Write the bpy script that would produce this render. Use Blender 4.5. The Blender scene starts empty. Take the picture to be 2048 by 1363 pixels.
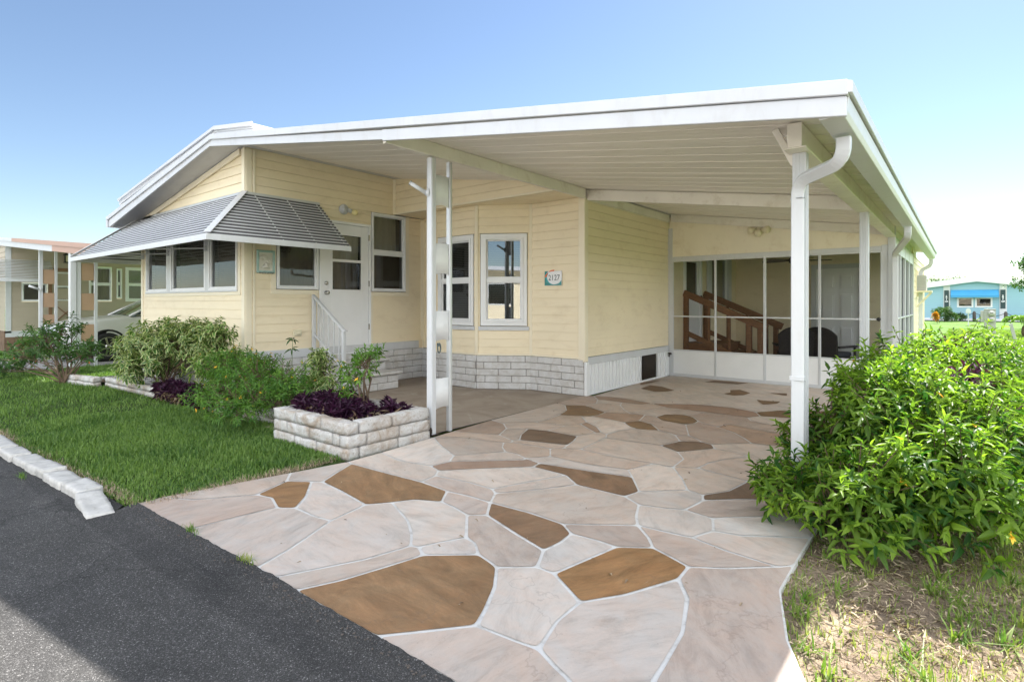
import bpy, bmesh, math, random
import numpy as np
from mathutils import Vector, noise
sc = bpy.context.scene
COL = sc.collection
R = math.radians
rng = np.random.default_rng(7)
random.seed(7)
YAW = 38.8984
SUN_E, SKY, EXPO, AIR, DUST, OZ, CLO, CLB = 4.6, .06, 1.64, .95, .15, 1.0, .39, 21.0
# ------------------------------------------------------------------ node helpers
class NT:
    def __init__(s, name):
        s.m = bpy.data.materials.new(name); s.m.use_nodes = True
        s.t = s.m.node_tree; s.t.nodes.clear()
        s.out = s.n('ShaderNodeOutputMaterial')
    def n(s, typ, **kw):
        nd = s.t.nodes.new(typ)
        for k, v in kw.items():
            if hasattr(nd, k) and k not in nd.inputs: setattr(nd, k, v)
            else: s.set(nd, k, v)
        return nd
    def set(s, nd, k, v):
        i = nd.inputs[k] if isinstance(k, (str, int)) else k
        if isinstance(v, bpy.types.NodeSocket): s.t.links.new(v, i)
        else: i.default_value = v
    def link(s, a, b): s.t.links.new(a, b)
    def coord(s, scale=(1, 1, 1), kind='Object'):
        if kind == 'World': c = s.n('ShaderNodeNewGeometry').outputs['Position']
        else: c = s.n('ShaderNodeTexCoord').outputs[kind]
        mp = s.n('ShaderNodeMapping'); s.link(c, mp.inputs['Vector']); mp.inputs['Scale'].default_value = scale
        return mp.outputs['Vector']
    def noise(s, vec, scale, detail=4, rough=.55, dist=0):
        nd = s.n('ShaderNodeTexNoise'); s.link(vec, nd.inputs['Vector'])
        nd.inputs['Scale'].default_value = scale; nd.inputs['Detail'].default_value = detail
        nd.inputs['Roughness'].default_value = rough; nd.inputs['Distortion'].default_value = dist
        return nd.outputs['Fac']
    def ramp(s, fac, stops):
        nd = s.n('ShaderNodeValToRGB'); s.link(fac, nd.inputs['Fac'])
        cr = nd.color_ramp
        while len(cr.elements) < len(stops): cr.elements.new(.5)
        for e, (p, c) in zip(cr.elements, stops):
            e.position = p; e.color = (c[0], c[1], c[2], 1) if isinstance(c, (tuple, list)) else (c, c, c, 1)
        return nd.outputs['Color']
    def mix(s, fac, a, b, mode='MIX'):
        nd = s.n('ShaderNodeMix', data_type='RGBA', blend_type=mode)
        for k, v in ((0, fac), (6, a), (7, b)):
            i = nd.inputs[k]
            if isinstance(v, bpy.types.NodeSocket): s.link(v, i)
            elif k == 0: i.default_value = v
            else: i.default_value = (v[0], v[1], v[2], 1)
        return nd.outputs[2]
    def math(s, op, a, b=0.0):
        nd = s.n('ShaderNodeMath', operation=op)
        for k, v in ((0, a), (1, b)):
            if isinstance(v, bpy.types.NodeSocket): s.link(v, nd.inputs[k])
            else: nd.inputs[k].default_value = v
        return nd.outputs[0]
    def bump(s, h, strength=.3, dist=.01):
        nd = s.n('ShaderNodeBump'); s.link(h, nd.inputs['Height'])
        nd.inputs['Strength'].default_value = strength; nd.inputs['Distance'].default_value = dist
        return nd.outputs['Normal']
    def bsdf(s, color, rough=.5, metal=0, normal=None, spec=.5):
        b = s.n('ShaderNodeBsdfPrincipled')
        s.set(b, 'Base Color', color if isinstance(color, bpy.types.NodeSocket) else (color[0], color[1], color[2], 1))
        s.set(b, 'Roughness', rough); s.set(b, 'Metallic', metal); s.set(b, 'Specular IOR Level', spec)
        if normal is not None: s.set(b, 'Normal', normal)
        return b
    def done(s, sh):
        s.link(sh if isinstance(sh, bpy.types.NodeSocket) else sh.outputs[0], s.out.inputs['Surface']); return s.m

def paint(name, c, rough=.45, var=.12, scale=3, bump=.05, dirt=None, dirt_amt=.25, metal=0, bscale=60, streak=(1, 1, 1)):
    """a painted or plastic surface with soft tone variation and some grime"""
    k = NT(name); v = k.coord(streak, 'World')
    n1 = k.noise(v, scale, 5)
    lo = tuple(x * (1 - var) for x in c); hi = tuple(min(1, x * (1 + var * .5)) for x in c)
    col = k.ramp(n1, [(.3, lo), (.7, hi)])
    if dirt:
        n2 = k.noise(v, scale * 2.3, 8, .7, .4)
        col = k.mix(k.math('MULTIPLY', k.ramp(n2, [(.52, 0.), (.75, 1.)]), dirt_amt), col, dirt)
    nb = k.noise(k.coord((1, 1, 1), 'World'), bscale, 3)
    return k.done(k.bsdf(col, k.math('ADD', k.math('MULTIPLY', n1, .2), rough - .1), metal, k.bump(nb, bump, .004)))

M = {}
WH = (.60, .615, .635)
M['white'] = paint('white_metal', WH, .38, .05, 2.0, .04, (.42, .38, .31), .22, 0, 60, (2.5, 2.5, .7))
M['whitep'] = paint('white_vinyl', (.80, .81, .82), .35, .04, 3, .02)
M['whitedoor'] = paint('white_door', (.83, .84, .85), .4, .04, 3, .02)
M['fascia'] = paint('white_fascia', (.56, .575, .61), .4, .05, 1.3, .04, (.34, .31, .27), .25, 0, 60, (2.2, 2.2, .8))
M['beam'] = paint('beam_paint', (.80, .76, .69), .5, .08, 2, .05, (.38, .30, .18), .4)
M['ceil'] = paint('ceiling_pan', (.87, .83, .77), .42, .08, 1.2, .03, (.45, .38, .28), .35, 0, 40, (.25, 5, 1))
M['siding'] = paint('cream_siding', (.85, .74, .535), .5, .05, 1.2, .06, (.56, .43, .26), .32, 0, 90, (1, 1, 2.2))
M['trim'] = paint('cream_trim', (.83, .75, .58), .45, .05, 2, .03)
M['panel'] = paint('cream_panel', (.86, .79, .64), .5, .06, 1.6, .05, (.50, .38, .20), .35)
M['alum'] = paint('mill_aluminium', (.62, .63, .64), .35, .08, 5, .03, None, 0, .35)
M['slatshade'] = paint('shade_dark_slat_back', (.085, .085, .09), .6, .15, 4, .02)  # gap shade put into the colour of the louvre shelves and rear legs
M['slat'] = paint('awning_slat', (.62, .63, .65), .4, .08, 4, .02, (.35, .33, .30), .2, .15)
M['skirt'] = paint('white_skirt', (.82, .83, .84), .42, .04, 2, .03, (.5, .45, .36), .12)
M['dark'] = paint('dark_interior', (.02, .018, .016), .8, .2, 5, 0)
M['black'] = paint('black_plastic', (.012, .012, .013), .4, .1, 10, .02)
M['steel'] = paint('brushed_steel', (.55, .54, .52), .22, .1, 20, .02, None, 0, 1.0)
M['bronze'] = paint('dark_bronze', (.05, .035, .025), .4, .2, 9, .02, None, 0, .4)
M['cream'] = paint('cream_plastic', (.74, .68, .50), .4, .04, 5, .02)
M['bulb'] = paint('yellow_bulb', (.85, .74, .38), .15, .02, 5, 0)
M['wood'] = paint('ramp_wood', (.22, .105, .045), .6, .4, 4, .15, (.10, .05, .02), .4, 0, 40, (2, 2, 14))
M['wicker'] = paint('dark_wicker', (.035, .028, .026), .6, .35, 30, .4, None, 0, 0, 80)
M['cushion'] = paint('chair_cushion', (.05, .055, .065), .8, .2, 8, .1)
M['curtain'] = paint('curtain_cloth', (.62, .58, .48), .9, .06, 4, .05)
M['browncurtain'] = paint('brown_curtain', (.16, .135, .11), .9, .15, 5, .05)
M['mortar'] = paint('mortar', (.33, .31, .29), .9, .2, 8, .2)
M['pebble'] = paint('white_pebble', (.66, .66, .65), .7, .2, 12, .2)
M['mulch'] = paint('mulch_soil', (.11, .075, .05), .95, .5, 9, .6, (.22, .16, .10), .5, 0, 45)
M['stem'] = paint('woody_stem', (.14, .095, .06), .8, .3, 12, .3)
M['greenstem'] = paint('green_stem', (.14, .20, .06), .7, .25, 8, .1)
M['flower'] = paint('yellow_flower', (.85, .50, .03), .6, .15, 30, 0)
M['blossom'] = paint('orange_blossom', (.80, .22, .02), .6, .2, 10, 0)
M['tyre'] = paint('tyre_rubber', (.02, .02, .021), .7, .2, 8, .1)
M['blue'] = paint('aqua_siding', (.27, .47, .56), .5, .05, .6, .03)
M['bluecloth'] = paint('blue_awning', (.06, .33, .62), .6, .06, 2, .03)
M['roofgrey'] = paint('pale_roof', (.72, .73, .76), .4, .04, 1, .02)
M['greybox'] = paint('grey_meter_box', (.36, .37, .35), .5, .12, 5, .05, (.25, .20, .12), .3)
M['post'] = paint('weathered_wood', (.10, .085, .075), .85, .3, 6, .3)
M['nsiding'] = paint('beige_siding', (.43, .37, .29), .55, .05, 1.5, .04)
M['ntan'] = paint('tan_panel', (.45, .30, .19), .55, .06, 3, .03)
M['nbrown'] = paint('brown_trim', (.24, .13, .075), .5, .08, 3, .03)
M['salmon'] = paint('salmon_roof', (.46, .29, .23), .5, .08, 1.5, .03)
M['nbrick'] = paint('brown_block', (.20, .125, .085), .85, .35, 4, .4)
M['concrete'] = paint('grey_concrete', (.42, .41, .39), .85, .12, 2, .25, (.25, .23, .2), .3, 0, 120)
M['palecon'] = paint('pale_bounce_ground', (.60, .58, .54), .85, .10, .5, .1)
M['kerb'] = paint('kerb_paint', (.52, .51, .49), .85, .22, 9, .5, (.20, .18, .15), .5, 0, 50)
M['plaque'] = paint('ceramic_relief', (.72, .70, .62), .5, .06, 14, .1)
M['teal'] = paint('teal_glaze', (.01, .21, .20), .25, .15, 6, 0)
M['mint'] = paint('mint_glass', (.38, .55, .52), .2, .12, 14, .05)
M['orange'] = paint('orange_glaze', (.75, .14, .02), .3, .2, 14, 0)
M['ink'] = paint('dark_ink', (.02, .05, .055), .5, .05, 5, 0)
M['glaze'] = paint('white_glaze', (.80, .80, .82), .25, .03, 5, 0)
M['acgrey'] = paint('conditioner_grey', (.45, .45, .43), .5, .08, 6, .03)
M['blindgrey'] = paint('grey_blind', (.13, .125, .115), .6, .1, 5, 0)
M['hose'] = paint('black_drain_pipe', (.010, .010, .011), .45, .1, 8, 0)
M['labelgreen'] = paint('clip_grey', (.10, .13, .13), .4, .1, 8, 0)

def glass(name, tint, refl):
    k = NT(name)
    fr = k.n('ShaderNodeFresnel'); fr.inputs['IOR'].default_value = 1.5
    f = k.math('ADD', k.math('MULTIPLY', fr.outputs[0], 1.0), refl)
    g = k.n('ShaderNodeBsdfGlossy'); g.inputs['Roughness'].default_value = .015
    g.inputs['Color'].default_value = (.9, .95, 1, 1)
    tr = k.n('ShaderNodeBsdfTransparent'); tr.inputs['Color'].default_value = (*tint, 1)
    nz = k.noise(k.coord((1, 1, 1), 'World'), 1.7, 2)
    nb = k.bump(nz, .02, .02); k.link(nb, g.inputs['Normal'])
    mx = k.n('ShaderNodeMixShader'); k.link(f, mx.inputs[0]); k.link(tr.outputs[0], mx.inputs[1]); k.link(g.outputs[0], mx.inputs[2])
    return k.done(mx)
M['glass'] = glass('window_glass', (.75, .76, .74), .025)
M['mirror'] = glass('reflective_glass', (.45, .47, .46), .20)
M['autoglass'] = glass('tinted_autoglass', (.07, .11, .09), .12)

def screen(name, fac, c):
    k = NT(name)
    d = k.n('ShaderNodeBsdfDiffuse'); d.inputs['Color'].default_value = (*c, 1)
    tr = k.n('ShaderNodeBsdfTransparent')
    mx = k.n('ShaderNodeMixShader'); mx.inputs[0].default_value = fac
    k.link(tr.outputs[0], mx.inputs[1]); k.link(d.outputs[0], mx.inputs[2])
    return k.done(mx)
M['screen'] = screen('insect_screen', .16, (.035, .035, .035))
M['sidescreen'] = screen('shade_dark_screen', .55, (.05, .055, .06))  # side screens mixed darker to stand in for shade inside the porch

def leafmat(name, lo, hi, trans=.35, rough=.38, edge=None, spec=.4):
    k = NT(name)
    a = k.n('ShaderNodeAttribute', attribute_name='tint')
    col = k.ramp(a.outputs['Fac'], [(0., lo), (1., hi)])
    if edge:
        e = k.n('ShaderNodeAttribute', attribute_name='rim')
        col = k.mix(k.ramp(k.math('ADD', e.outputs['Fac'], k.math('MULTIPLY', k.math('SUBTRACT', k.noise(k.coord((1, 1, 1), 'World'), 70, 3), .5), .8)), [(.58, 0.), (.8, 1.)]), col, edge)
    b = k.bsdf(col, rough, 0, None, spec)
    t = k.n('ShaderNodeBsdfTranslucent'); k.link(k.mix(1., col, (1.25, 1.35, .55), 'MULTIPLY'), t.inputs['Color'])
    mx = k.n('ShaderNodeMixShader'); mx.inputs[0].default_value = trans
    k.link(b.outputs[0], mx.inputs[1]); k.link(t.outputs[0], mx.inputs[2])
    return k.done(mx)
M['leafbright'] = leafmat('bright_leaf', (.028, .095, .018), (.31, .47, .06), .50, .46, None, .28)
M['leafdark'] = leafmat('dark_leaf', (.040, .105, .028), (.11, .21, .05), .32)
M['leafvar'] = leafmat('variegated_leaf', (.05, .13, .03), (.14, .26, .06), .32, .35, (.58, .60, .30))
M['leafmid'] = leafmat('mid_green_leaf', (.065, .18, .035), (.21, .38, .07), .38)
M['leafpurple'] = leafmat('purple_leaf', (.030, .010, .030), (.085, .022, .07), .2, .42)
M['leafdead'] = leafmat('withered_leaf', (.20, .13, .08), (.42, .33, .25), .15, .8)
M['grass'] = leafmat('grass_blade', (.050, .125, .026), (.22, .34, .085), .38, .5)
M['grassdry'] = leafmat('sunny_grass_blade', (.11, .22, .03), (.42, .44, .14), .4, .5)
M['litter'] = leafmat('dry_litter', (.11, .07, .045), (.62, .51, .37), .1, .9)
M['orangeleaf'] = leafmat('orange_leaf', (.30, .10, .02), (.75, .40, .03), .4)
M['palm'] = leafmat('palm_leaf', (.08, .19, .03), (.22, .36, .07), .35)

def m_road():
    k = NT('asphalt'); v = k.coord((1, 1, 1), 'World')
    big = k.noise(v, .8, 6, .6)
    base = k.ramp(big, [(.3, (.058, .057, .057)), (.7, (.082, .079, .076))])
    geo = k.n('ShaderNodeNewGeometry'); sp = k.n('ShaderNodeSeparateXYZ'); k.link(geo.outputs['Position'], sp.inputs[0])
    wob = k.math('MULTIPLY', k.math('SUBTRACT', k.noise(v, 3.0, 5), .5), .25)
    # the darker, newer strip laid along the kerb and driveway
    tt = k.math('SUBTRACT', k.math('SUBTRACT', k.math('ADD', sp.outputs['Y'], k.math('MULTIPLY', wob, .3)), k.math('MULTIPLY', sp.outputs['X'], .047)), 1.0)
    strip = k.ramp(tt, [(.0, 0.), (.29, 0.), (.31, 1.), (1., 1.)])
    base = k.mix(strip, base, k.mix(1., base, (.80, .80, .81), 'MULTIPLY'))
    vo = k.n('ShaderNodeTexVoronoi'); k.link(v, vo.inputs['Vector']); vo.inputs['Scale'].default_value = 230
    rnd = k.n('ShaderNodeSeparateColor'); k.link(vo.outputs['Color'], rnd.inputs[0])
    chip = k.ramp(rnd.outputs[0], [(.0, .6), (.55, .85), (.85, 1.3), (.96, 2.0), (1., 4.2)])
    fine = k.ramp(k.noise(v, 260, 3, .7), [(.35, .7), (.65, 1.25)])
    base = k.mix(1., base, chip, 'MULTIPLY'); base = k.mix(1., base, fine, 'MULTIPLY')
    cv = k.n('ShaderNodeTexVoronoi', feature='DISTANCE_TO_EDGE'); cvv = k.n('ShaderNodeVectorMath', operation='ADD'); k.link(v, cvv.inputs[0])
    cn = k.n('ShaderNodeTexNoise'); k.link(v, cn.inputs['Vector']); cn.inputs['Scale'].default_value = 1.7; cn.inputs['Detail'].default_value = 9; k.link(cn.outputs['Color'], cvv.inputs[1]); k.link(cvv.outputs[0], cv.inputs['Vector']); cv.inputs['Scale'].default_value = .42
    base = k.mix(k.math('MULTIPLY', k.ramp(cv.outputs['Distance'], [(.0, 1.), (.0030, 0.)]), .6), base, (.015, .015, .015))
    base = k.mix(1., base, k.ramp(k.noise(v, 2.6, 9, .7, .8), [(.3, .78), (.7, 1.2)]), 'MULTIPLY')
    h = k.math('ADD', k.noise(v, 170, 4, .7), k.math('MULTIPLY', vo.outputs['Distance'], -.8))
    return k.done(k.bsdf(base, .85, 0, k.bump(h, .55, .006), .3))
M['road'] = m_road()

def m_stone(name, streak=1.0):
    k = NT(name)
    a = k.n('ShaderNodeAttribute', attribute_name='Tone')
    r_ = k.n('ShaderNodeSeparateColor'); sw = k.n('ShaderNodeAttribute', attribute_name='Swirl'); k.link(sw.outputs['Color'], r_.inputs[0])
    p = k.coord((1, 1, 1), 'World')
    vr = k.n('ShaderNodeVectorRotate', rotation_type='Z_AXIS'); k.link(p, vr.inputs['Vector']); k.link(k.math('MULTIPLY', r_.outputs[0], 6.28), vr.inputs['Angle'])
    mp = k.n('ShaderNodeMapping'); k.link(vr.outputs[0], mp.inputs['Vector']); mp.inputs['Scale'].default_value = (1.2, 3.2, 1)
    n1 = k.noise(mp.outputs[0], 2.6, 12, .78, .5)
    n2 = k.noise(p, 4.6, 10, .72, .9)
    n3 = k.noise(mp.outputs[0], 15, 10, .8, .8)
    tone = k.mix(a.outputs['Alpha'], k.ramp(n1, [(.28, .55), (.46, .88), (.58, 1.12), (.75, 1.55)]), k.ramp(n1, [(.28, .68), (.5, 1.0), (.75, 1.18)]))
    col = k.mix(1., a.outputs['Color'], tone, 'MULTIPLY')
    col = k.mix(k.ramp(n2, [(.38, 0.), (.68, .75)]), col, k.mix(1., col, (1.06, .90, .80), 'MULTIPLY'))
    col = k.mix(k.ramp(n3, [(.60, 0.), (.80, .32)]), col, (.60, .58, .56))
    big = k.noise(p, .55, 6, .6, .5)
    col = k.mix(1., col, k.ramp(big, [(.35, .86), (.65, 1.06)]), 'MULTIPLY')
    cv = k.n('ShaderNodeTexVoronoi', feature='DISTANCE_TO_EDGE'); cvv = k.n('ShaderNodeVectorMath', operation='ADD'); k.link(p, cvv.inputs[0])
    cn = k.n('ShaderNodeTexNoise'); k.link(p, cn.inputs['Vector']); cn.inputs['Scale'].default_value = 2.5; cn.inputs['Detail'].default_value = 8; k.link(cn.outputs['Color'], cvv.inputs[1]); k.link(cvv.outputs[0], cv.inputs['Vector']); cv.inputs['Scale'].default_value = .55
    col = k.mix(k.math('MULTIPLY', k.ramp(cv.outputs['Distance'], [(.0, 1.), (.0018, 0.)]), .25), col, (.12, .095, .08))
    sp = k.noise(p, 120, 2)
    col = k.mix(k.ramp(sp, [(.70, 0.), (.78, .5)]), col, (.09, .07, .055))
    h = k.math('ADD', k.math('MULTIPLY', n3, .8), k.math('MULTIPLY', k.noise(p, 130, 4), .25))
    return k.done(k.bsdf(col, k.ramp(n1, [(.3, .55), (.7, .75)]), 0, k.bump(h, .42, .008), .4))
M['stone'] = m_stone('painted_flagstone')

def m_grout():
    k = NT('white_painted_joint'); v = k.coord((1, 1, 1), 'World')
    n = k.noise(v, 9, 8, .7)
    col = k.ramp(n, [(.28, (.38, .355, .33)), (.48, (.60, .595, .585)), (.8, (.70, .70, .695))])
    return k.done(k.bsdf(col, .75, 0, k.bump(k.noise(v, 140, 3), .3, .004), .3))
M['grout'] = m_grout()

def m_patio():
    k = NT('patio_concrete'); v = k.coord((1, 1, 1), 'World')
    n = k.noise(v, 1.6, 8, .62, 1.0)
    col = k.ramp(n, [(.3, (.25, .20, .16)), (.55, (.34, .285, .235)), (.75, (.40, .345, .295))])
    vo = k.n('ShaderNodeTexVoronoi', feature='DISTANCE_TO_EDGE'); k.link(v, vo.inputs['Vector']); vo.inputs['Scale'].default_value = 1.15
    col = k.mix(k.math('MULTIPLY', k.ramp(vo.outputs['Distance'], [(.0, 1.), (.022, 0.)]), k.ramp(n, [(.45, 0.), (.7, .45)])), col, (.52, .49, .45))
    return k.done(k.bsdf(col, .7, 0, k.bump(k.noise(v, 90, 4), .2, .004), .35))
M['patio'] = m_patio()

def m_ground(name, a, b, c, sc1=1.4):
    k = NT(name); v = k.coord((1, 1, 1), 'World')
    n = k.noise(v, sc1, 8, .65); n2 = k.noise(v, 34, 5, .7)
    col = k.ramp(n, [(.28, a), (.52, b), (.75, c)])
    col = k.mix(1., col, k.ramp(n2, [(.25, .45), (.7, 1.45)]), 'MULTIPLY')
    return k.done(k.bsdf(col, .95, 0, k.bump(n2, .9, .03), .15))
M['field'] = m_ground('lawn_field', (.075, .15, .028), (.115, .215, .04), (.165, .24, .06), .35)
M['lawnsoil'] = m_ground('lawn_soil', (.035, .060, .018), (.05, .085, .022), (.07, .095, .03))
M['litterbed'] = m_ground('leaf_litter_soil', (.15, .11, .08), (.30, .23, .17), (.46, .38, .28), 3.5)
M['pavegrey'] = m_ground('grey_pavement', (.24, .23, .23), (.29, .28, .28), (.34, .33, .33))

def m_brick():
    k = NT('whitewashed_block'); v = k.coord((1, 1, 1), 'World')
    n = k.noise(v, 7, 8, .7, .6); n2 = k.noise(v, 42, 6, .72)
    col = k.ramp(n, [(.3, (.50, .475, .445)), (.55, (.62, .615, .61)), (.8, (.69, .69, .69))])
    pit = k.ramp(n2, [(.55, 0.), (.72, .55)])
    col = k.mix(pit, col, (.42, .36, .29))
    return k, v, n, n2, col
def mk_brick():
    k, v, n, n2, col = m_brick()
    return k.done(k.bsdf(col, .8, 0, k.bump(k.math('ADD', n2, k.math('MULTIPLY', n, .6)), .5, .012), .3))
M['brick'] = mk_brick()
def mk_oldbrick():
    k, v, n, n2, col = m_brick(); k.m.name = 'worn_white_block'
    w = k.noise(v, 3.1, 8, .75, .8)
    col = k.mix(k.ramp(w, [(.45, 0.), (.64, .85)]), col, (.36, .265, .185))
    col = k.mix(k.ramp(k.noise(v, 60, 4, .7), [(.58, 0.), (.7, .75)]), col, (.17, .14, .11))
    return k.done(k.bsdf(col, .9, 0, k.bump(k.math('ADD', n2, k.math('MULTIPLY', w, .7)), .9, .02), .2))
M['oldbrick'] = mk_oldbrick()

def m_carpaint():
    k = NT('silver_car_paint'); v = k.coord()
    b = k.bsdf((.66, .66, .645), .3, .15, None, .5)
    k.set(b, 'Coat Weight', .7); k.set(b, 'Coat Roughness', .06)
    return k.done(b)
M['carpaint'] = m_carpaint()

# ------------------------------------------------------------------ mesh helpers
class MB:
    def __init__(s): s.v = []; s.f = []; s.mi = []; s.sm = []
    def add(s, vs, fs, mi=0, smooth=False):
        o = len(s.v); s.v.extend([tuple(map(float, p)) for p in vs])
        for f in fs: s.f.append([i + o for i in f]); s.mi.append(mi); s.sm.append(smooth)
    def poly(s, pts, mi=0): s.add(pts, [list(range(len(pts)))], mi)
    def box(s, x0, x1, y0, y1, z0, z1, mi=0):
        if x0 > x1: x0, x1 = x1, x0
        if y0 > y1: y0, y1 = y1, y0
        if z0 > z1: z0, z1 = z1, z0
        s.hexa([(x0, y0, z0), (x1, y0, z0), (x1, y1, z0), (x0, y1, z0), (x0, y0, z1), (x1, y0, z1), (x1, y1, z1), (x0, y1, z1)], mi)
    def hexa(s, p, mi=0):
        s.add(p, [[3, 2, 1, 0], [4, 5, 6, 7], [0, 1, 5, 4], [1, 2, 6, 5], [2, 3, 7, 6], [3, 0, 4, 7]], mi)
    def fbox(s, F, s0, s1, o0, o1, z0, z1, mi=0):
        """box in a wall frame: s along the wall, o outwards, z up"""
        s.hexa([F(s0, o1, z0), F(s1, o1, z0), F(s1, o0, z0), F(s0, o0, z0), F(s0, o1, z1), F(s1, o1, z1), F(s1, o0, z1), F(s0, o0, z1)], mi)
    def bar(s, a, b, w, h, mi=0, up=(0, 0, 1)):
        a = Vector(a); b = Vector(b); d = (b - a).normalized(); u = Vector(up)
        if abs(d.dot(u)) > .98: u = Vector((1, 0, 0))
        r = d.cross(u).normalized(); u = r.cross(d).normalized()
        P = lambda c, i, j: c + r * (w / 2 * i) + u * (h / 2 * j)
        s.hexa([P(a, -1, -1), P(a, 1, -1), P(b, 1, -1), P(b, -1, -1), P(a, -1, 1), P(a, 1, 1), P(b, 1, 1), P(b, -1, 1)], mi)
    def prism(s, prof, a, b, axis='y', mi=0):
        """extrude a profile [(p, z)] along axis from a to b"""
        n = len(prof)
        if axis == 'y': A = [(p, a, z) for p, z in prof]; B = [(p, b, z) for p, z in prof]
        else: A = [(a, p, z) for p, z in prof]; B = [(b, p, z) for p, z in prof]
        s.add(A + B, [list(range(n))[::-1], list(range(n, 2 * n))] + [[i, (i + 1) % n, n + (i + 1) % n, n + i] for i in range(n)], mi)
    def tube(s, pts, rad, n=8, mi=0, caps=True, smooth=True, prof=None):
        pts = [Vector(p) for p in pts]; m = len(pts)
        rad = rad if isinstance(rad, (list, tuple)) else [rad] * m
        vs = []; ref = None
        for i, p in enumerate(pts):
            d = (pts[min(i + 1, m - 1)] - pts[max(i - 1, 0)]).normalized()
            if ref is None: ref = Vector((0, 0, 1)) if abs(d.z) < .9 else Vector((1, 0, 0))
            u = (ref - d * ref.dot(d)).normalized(); ref = u; w = d.cross(u)
            if prof:
                for a, b in prof: vs.append(p + u * a + w * b)
            else:
                for j in range(n):
                    t = 2 * math.pi * j / n; vs.append(p + (u * math.cos(t) + w * math.sin(t)) * rad[i])
        if prof: n = len(prof)
        fs = [[i * n + j, i * n + (j + 1) % n, (i + 1) * n + (j + 1) % n, (i + 1) * n + j] for i in range(m - 1) for j in range(n)]
        if caps: fs += [list(range(n))[::-1], [(m - 1) * n + j for j in range(n)]]
        s.add(vs, fs, mi, smooth)
    def cyl(s, a, b, r0, r1=None, n=16, mi=0): s.tube([a, b], [r0, r0 if r1 is None else r1], n, mi)
    def lathe(s, c, prof, ax=(0, 0, 1), n=20, mi=0):
        """prof [(r, h)] about axis through c"""
        ax = Vector(ax).normalized(); u = ax.orthogonal().normalized(); w = ax.cross(u); c = Vector(c)
        vs = [c + ax * h + (u * math.cos(2 * math.pi * j / n) + w * math.sin(2 * math.pi * j / n)) * r for r, h in prof for j in range(n)]
        m = len(prof)
        fs = [[i * n + j, i * n + (j + 1) % n, (i + 1) * n + (j + 1) % n, (i + 1) * n + j] for i in range(m - 1) for j in range(n)]
        fs += [list(range(n))[::-1], [(m - 1) * n + j for j in range(n)]]
        s.add(vs, fs, mi, True)

def pieces(mb):
    par = list(range(len(mb.v)))
    def find(i):
        while par[i] != i: par[i] = par[par[i]]; i = par[i]
        return i
    for f in mb.f:
        for i in f[1:]: par[find(i)] = find(f[0])
    out = {}
    for k, f in enumerate(mb.f):
        m = out.setdefault(find(f[0]), (MB(), {}))
        idx = []
        for i in f:
            if i not in m[1]: m[1][i] = len(m[0].v); m[0].v.append(mb.v[i])
            idx.append(m[1][i])
        m[0].f.append(idx); m[0].mi.append(mb.mi[k]); m[0].sm.append(mb.sm[k])
    return [m[0] for m in out.values()]
def build_split(name, mb, mats, parent, bevel=0): return [build(name, p, mats, parent, bevel) for p in pieces(mb)]
ORG = {}
def link(o, parent=None):
    COL.objects.link(o)
    if parent is not None: o.parent = parent
    return o
def thing(name, label, cat, loc=(0, 0, 0), group=None, kind=None):
    o = bpy.data.objects.new(name, None); o.empty_display_size = .2
    link(o); o.location = loc; ORG[o.name] = Vector(loc)
    return tag(o, label, cat, group, kind)
def tag(o, label, cat, group=None, kind=None):
    o['label'] = label; o['category'] = cat
    if group: o['group'] = group
    if kind: o['kind'] = kind
    return o
def root_org(o):
    while o.parent is not None: o = o.parent
    return ORG.get(o.name, Vector((0, 0, 0)))
def build(name, mb, mats, parent=None, bevel=0, smooth=False, seg=1, label=None):
    if not isinstance(mats, (list, tuple)): mats = [mats]
    off = root_org(parent) if parent is not None else Vector((0, 0, 0))
    me = bpy.data.meshes.new(name)
    v = np.array(mb.v, float).reshape(-1, 3) - np.array(off)
    me.from_pydata(v.tolist(), [], mb.f)
    for m in mats: me.materials.append(m)
    me.polygons.foreach_set('material_index', mb.mi)
    me.polygons.foreach_set('use_smooth', [True] * len(mb.f) if smooth else mb.sm)
    me.update()
    o = bpy.data.objects.new(name, me); link(o, parent)
    if bevel:
        b = o.modifiers.new('edge', 'BEVEL'); b.width = bevel; b.segments = seg; b.limit_method = 'ANGLE'; b.angle_limit = R(40)
    if label: o['label'] = label
    return o
def structure(name, mb, mats, **kw):
    o = build(name, mb, mats, **kw); o['kind'] = 'structure'; return o
def copy_tree(o, parent=None):
    c = o.copy(); COL.objects.link(c); c.parent = parent
    for ch in list(o.children): copy_tree(ch, c)
    return c
def frame(p0, d, n):
    d = Vector((d[0], d[1], 0)).normalized(); n = Vector((n[0], n[1], 0)).normalized(); p0 = Vector((p0[0], p0[1], 0))
    return lambda s, o, z: p0 + d * s + n * o + Vector((0, 0, z))

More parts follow.
